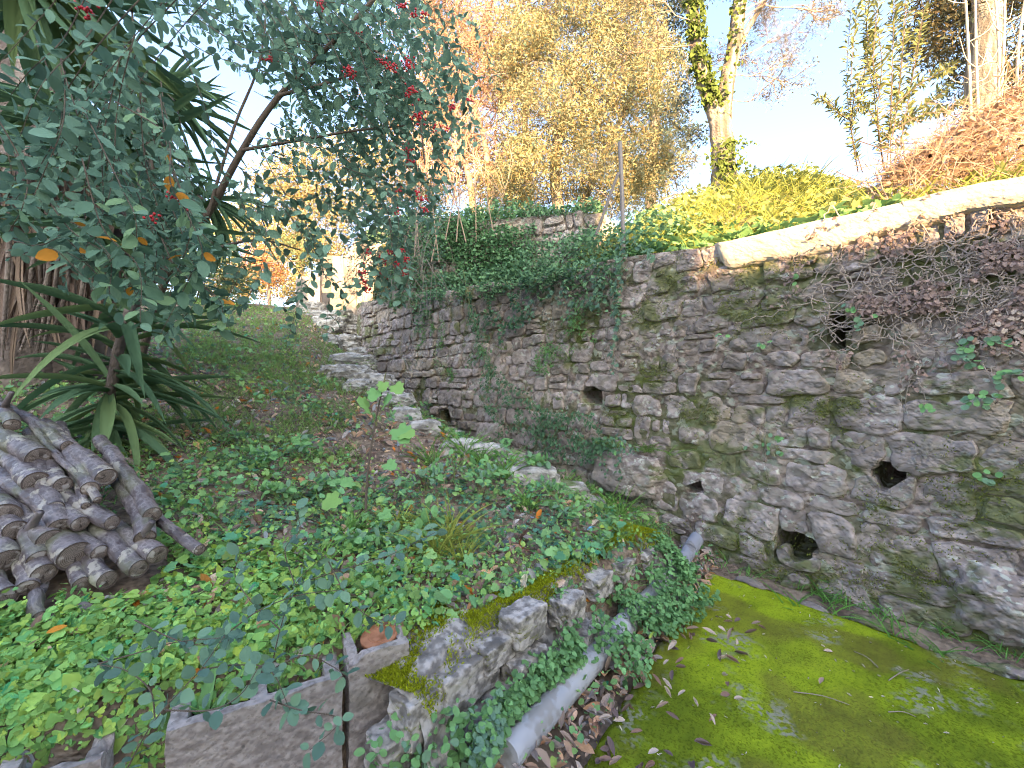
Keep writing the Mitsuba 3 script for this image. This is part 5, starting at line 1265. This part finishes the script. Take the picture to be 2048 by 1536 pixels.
for Lb, n, lo in ((L1, 1500, .15), (L2, 230, .1)):
    t = lo + (1 - lo) * g.random(n); q = np.array([np.interp(t, np.linspace(0, 1, 24), Lb[:, c]) for c in range(3)]).T; a = g.random(n) * 6.28; rr = .11 + .07 * g.random(n)
    if Lb is L2: a = np.pi * .75 + .9 * g.normal(size=n)
    P.append((q + np.stack([np.cos(a) * rr, -np.abs(np.sin(a)) * rr * 1.0, 0 * a], 1))[meshkit.fbm(q * 5 + np.stack([np.cos(a), np.sin(a), a * 0], 1) * 1.5, 3, 4) > .44])
t = g.random(320); P.append(np.stack([(bs0[0] - .02) + .30 * g.normal(size=320) * .6, bs0[1] - .2 - .05 * g.random(320), bs0[2] + .9 * t], 1)); P = np.vstack(P); n = len(P)
A, N, L = norm(g.normal(size=(n, 3)) * .6 + [0, -.2, -.8]), norm(np.array([.1, -1, .4]) + .5 * g.normal(size=(n, 3))), .055 * (.6 + .8 * g.random(n))
leaf_parts(iv, 'leaf', HEART, P[:60], A[:60], N[:60], L[:60], L[:60], [leaf_bsdf('ivy_lit_a', (.12, .165, .045)), leaf_bsdf('ivy_lit_b', (.08, .12, .04))])
m = scatter(HEART, P[60:], A[60:], N[60:], L[60:], L[60:], (.10, .14, .04), .25, g); part(iv, 'leaves', m[:2], 'foliage', True, m[2], kind='stuff')
# upright evergreen shrub, brush heap, poles and the dark tree at the right edge
k = thing('laurel_shrub', 'upright evergreen shrub with leafy vertical shoots against the sky', 'shrub')
SH = [[(1722, 345), (1705, 260), (1700, 150), (1708, 20)], [(1705, 260), (1720, 180), (1740, 110), (1745, 60)], [(1765, 340), (1758, 230), (1752, 120), (1750, 0)], [(1775, 340), (1780, 220), (1785, 100), (1790, -20)], [(1700, 240), (1680, 225), (1655, 205), (1640, 195)], [(1790, 330), (1810, 230), (1830, 120), (1850, 20)], [(1780, 280), (1800, 180), (1805, 80), (1815, -30)], [(1760, 260), (1740, 220), (1720, 215)],
      [(1770, 230), (1820, 180), (1870, 150), (1900, 130)], [(1790, 260), (1840, 230), (1900, 220), (1950, 190)], [(1765, 200), (1745, 140), (1735, 60), (1740, -10)], [(1750, 300), (1790, 250), (1850, 210), (1890, 170)]]
stems_and_leaves(k, [[at(x + 5 * g.normal(), y, 4.6 + .15 * g.normal()) for x, y in pl] for pl in SH for _ in range(2)], OVAL, .034, .070, .30, [leaf_bsdf('laurel_a', (.20, .22, .10), .3), leaf_bsdf('laurel_b', (.26, .26, .08), .3), leaf_bsdf('laurel_c', (.13, .16, .10), .3)], 'dark_twig', .006, .5, 2, near=280, jcol=(.19, .21, .09))
k = thing('brush_heap', 'sprawling heap of dry orange brown brush on the wall top at right', 'brush')
sb = Bag(); lb = Bag()
for i in range(900):
    a = g.random(); p = at(1760 + 330 * a, 385 - 40 * a - (50 + 170 * a) * g.random() ** 1.4, 3.3 + 1.5 * g.random()); e = .26 * norm(np.array([g.normal() * .8 + .3, .5 * g.normal(), .5 + .6 * g.normal()])) * (.5 + 1.1 * g.random()); sb.add(*tube(curve([p - e, p + .07 * g.normal(size=3), p + e + [.04 * g.normal(), 0, .02]], 6), .0015 + .004 * g.random(), .0015, 3))
part(k, 'twigs', sb.mesh(), 'dry_twig', kind='stuff')
n = 3200; a = g.random(n); P = np.array([at(1770 + 320 * t, 380 - 40 * t - (30 + 170 * t) * g.random(), 3.4 + 1.4 * g.random()) for t in a]); puff(lb, P, .05, .05, .5, (.36, .24, .16), OVAL_LOW, .35); part(k, 'leaves', lb.mesh(), 'foliage', True, lb.colors(), kind='stuff')
POLES = [(1945, 340, 1938, 130, 1930, -20), (1990, 300, 2005, 140, 2010, -20), (2035, 260, 2035, 120, 2052, -20), (1960, 300, 1953, 150, 1950, -10), (1995, 240, 1998, 120, 1990, -20)]
PR = rank([q_[0] for q_ in POLES])
for i, (x0, y0, x1, y1, x2, y2) in enumerate(POLES):
    k = thing('bare_pole', f'pale bare sapling pole with upswept twigs, {ORD[PR[i]]} from the left', 'sapling', 'pale saplings at the right edge')
    c = curve([at(x0, y0, 4.4), at(x1, y1, 4.4), at(x2, y2, 4.4)], 12); part(k, 'stem', tube(c, .016, .010, 7), 'pale_pole', True); sb = Bag()
    for j in range(7):
        q = c[3 + g.integers(8)]; sg = 1 if g.random() < .5 else -1; e = np.array([sg * .22, .1 * g.normal(), .28]); sb.add(*tube(curve([q, q + e * [.6, .6, .25], q + e], 7), .007, .003, 4))
    part(k, 'twigs', sb.mesh(), 'pale_pole', True, kind='stuff')
tree('dark_tree', 'large dark evergreen with thick trunk at the upper right corner', 'tree', [([at(1960, 420, 8), at(1965, 200, 8), at(1985, -100, 8)], .30, .22)], [(1920, 60, 8.5, 90), (2010, 40, 8.5, 110), (1880, 0, 8.5, 80), (2040, 170, 8.5, 80), (1960, 180, 8.5, 70), (1860, 80, 8.8, 50), (2000, -60, 8.5, 120)], 20000, .10, .3, (.10, .095, .06), 55, gate=.42, k=1.4)
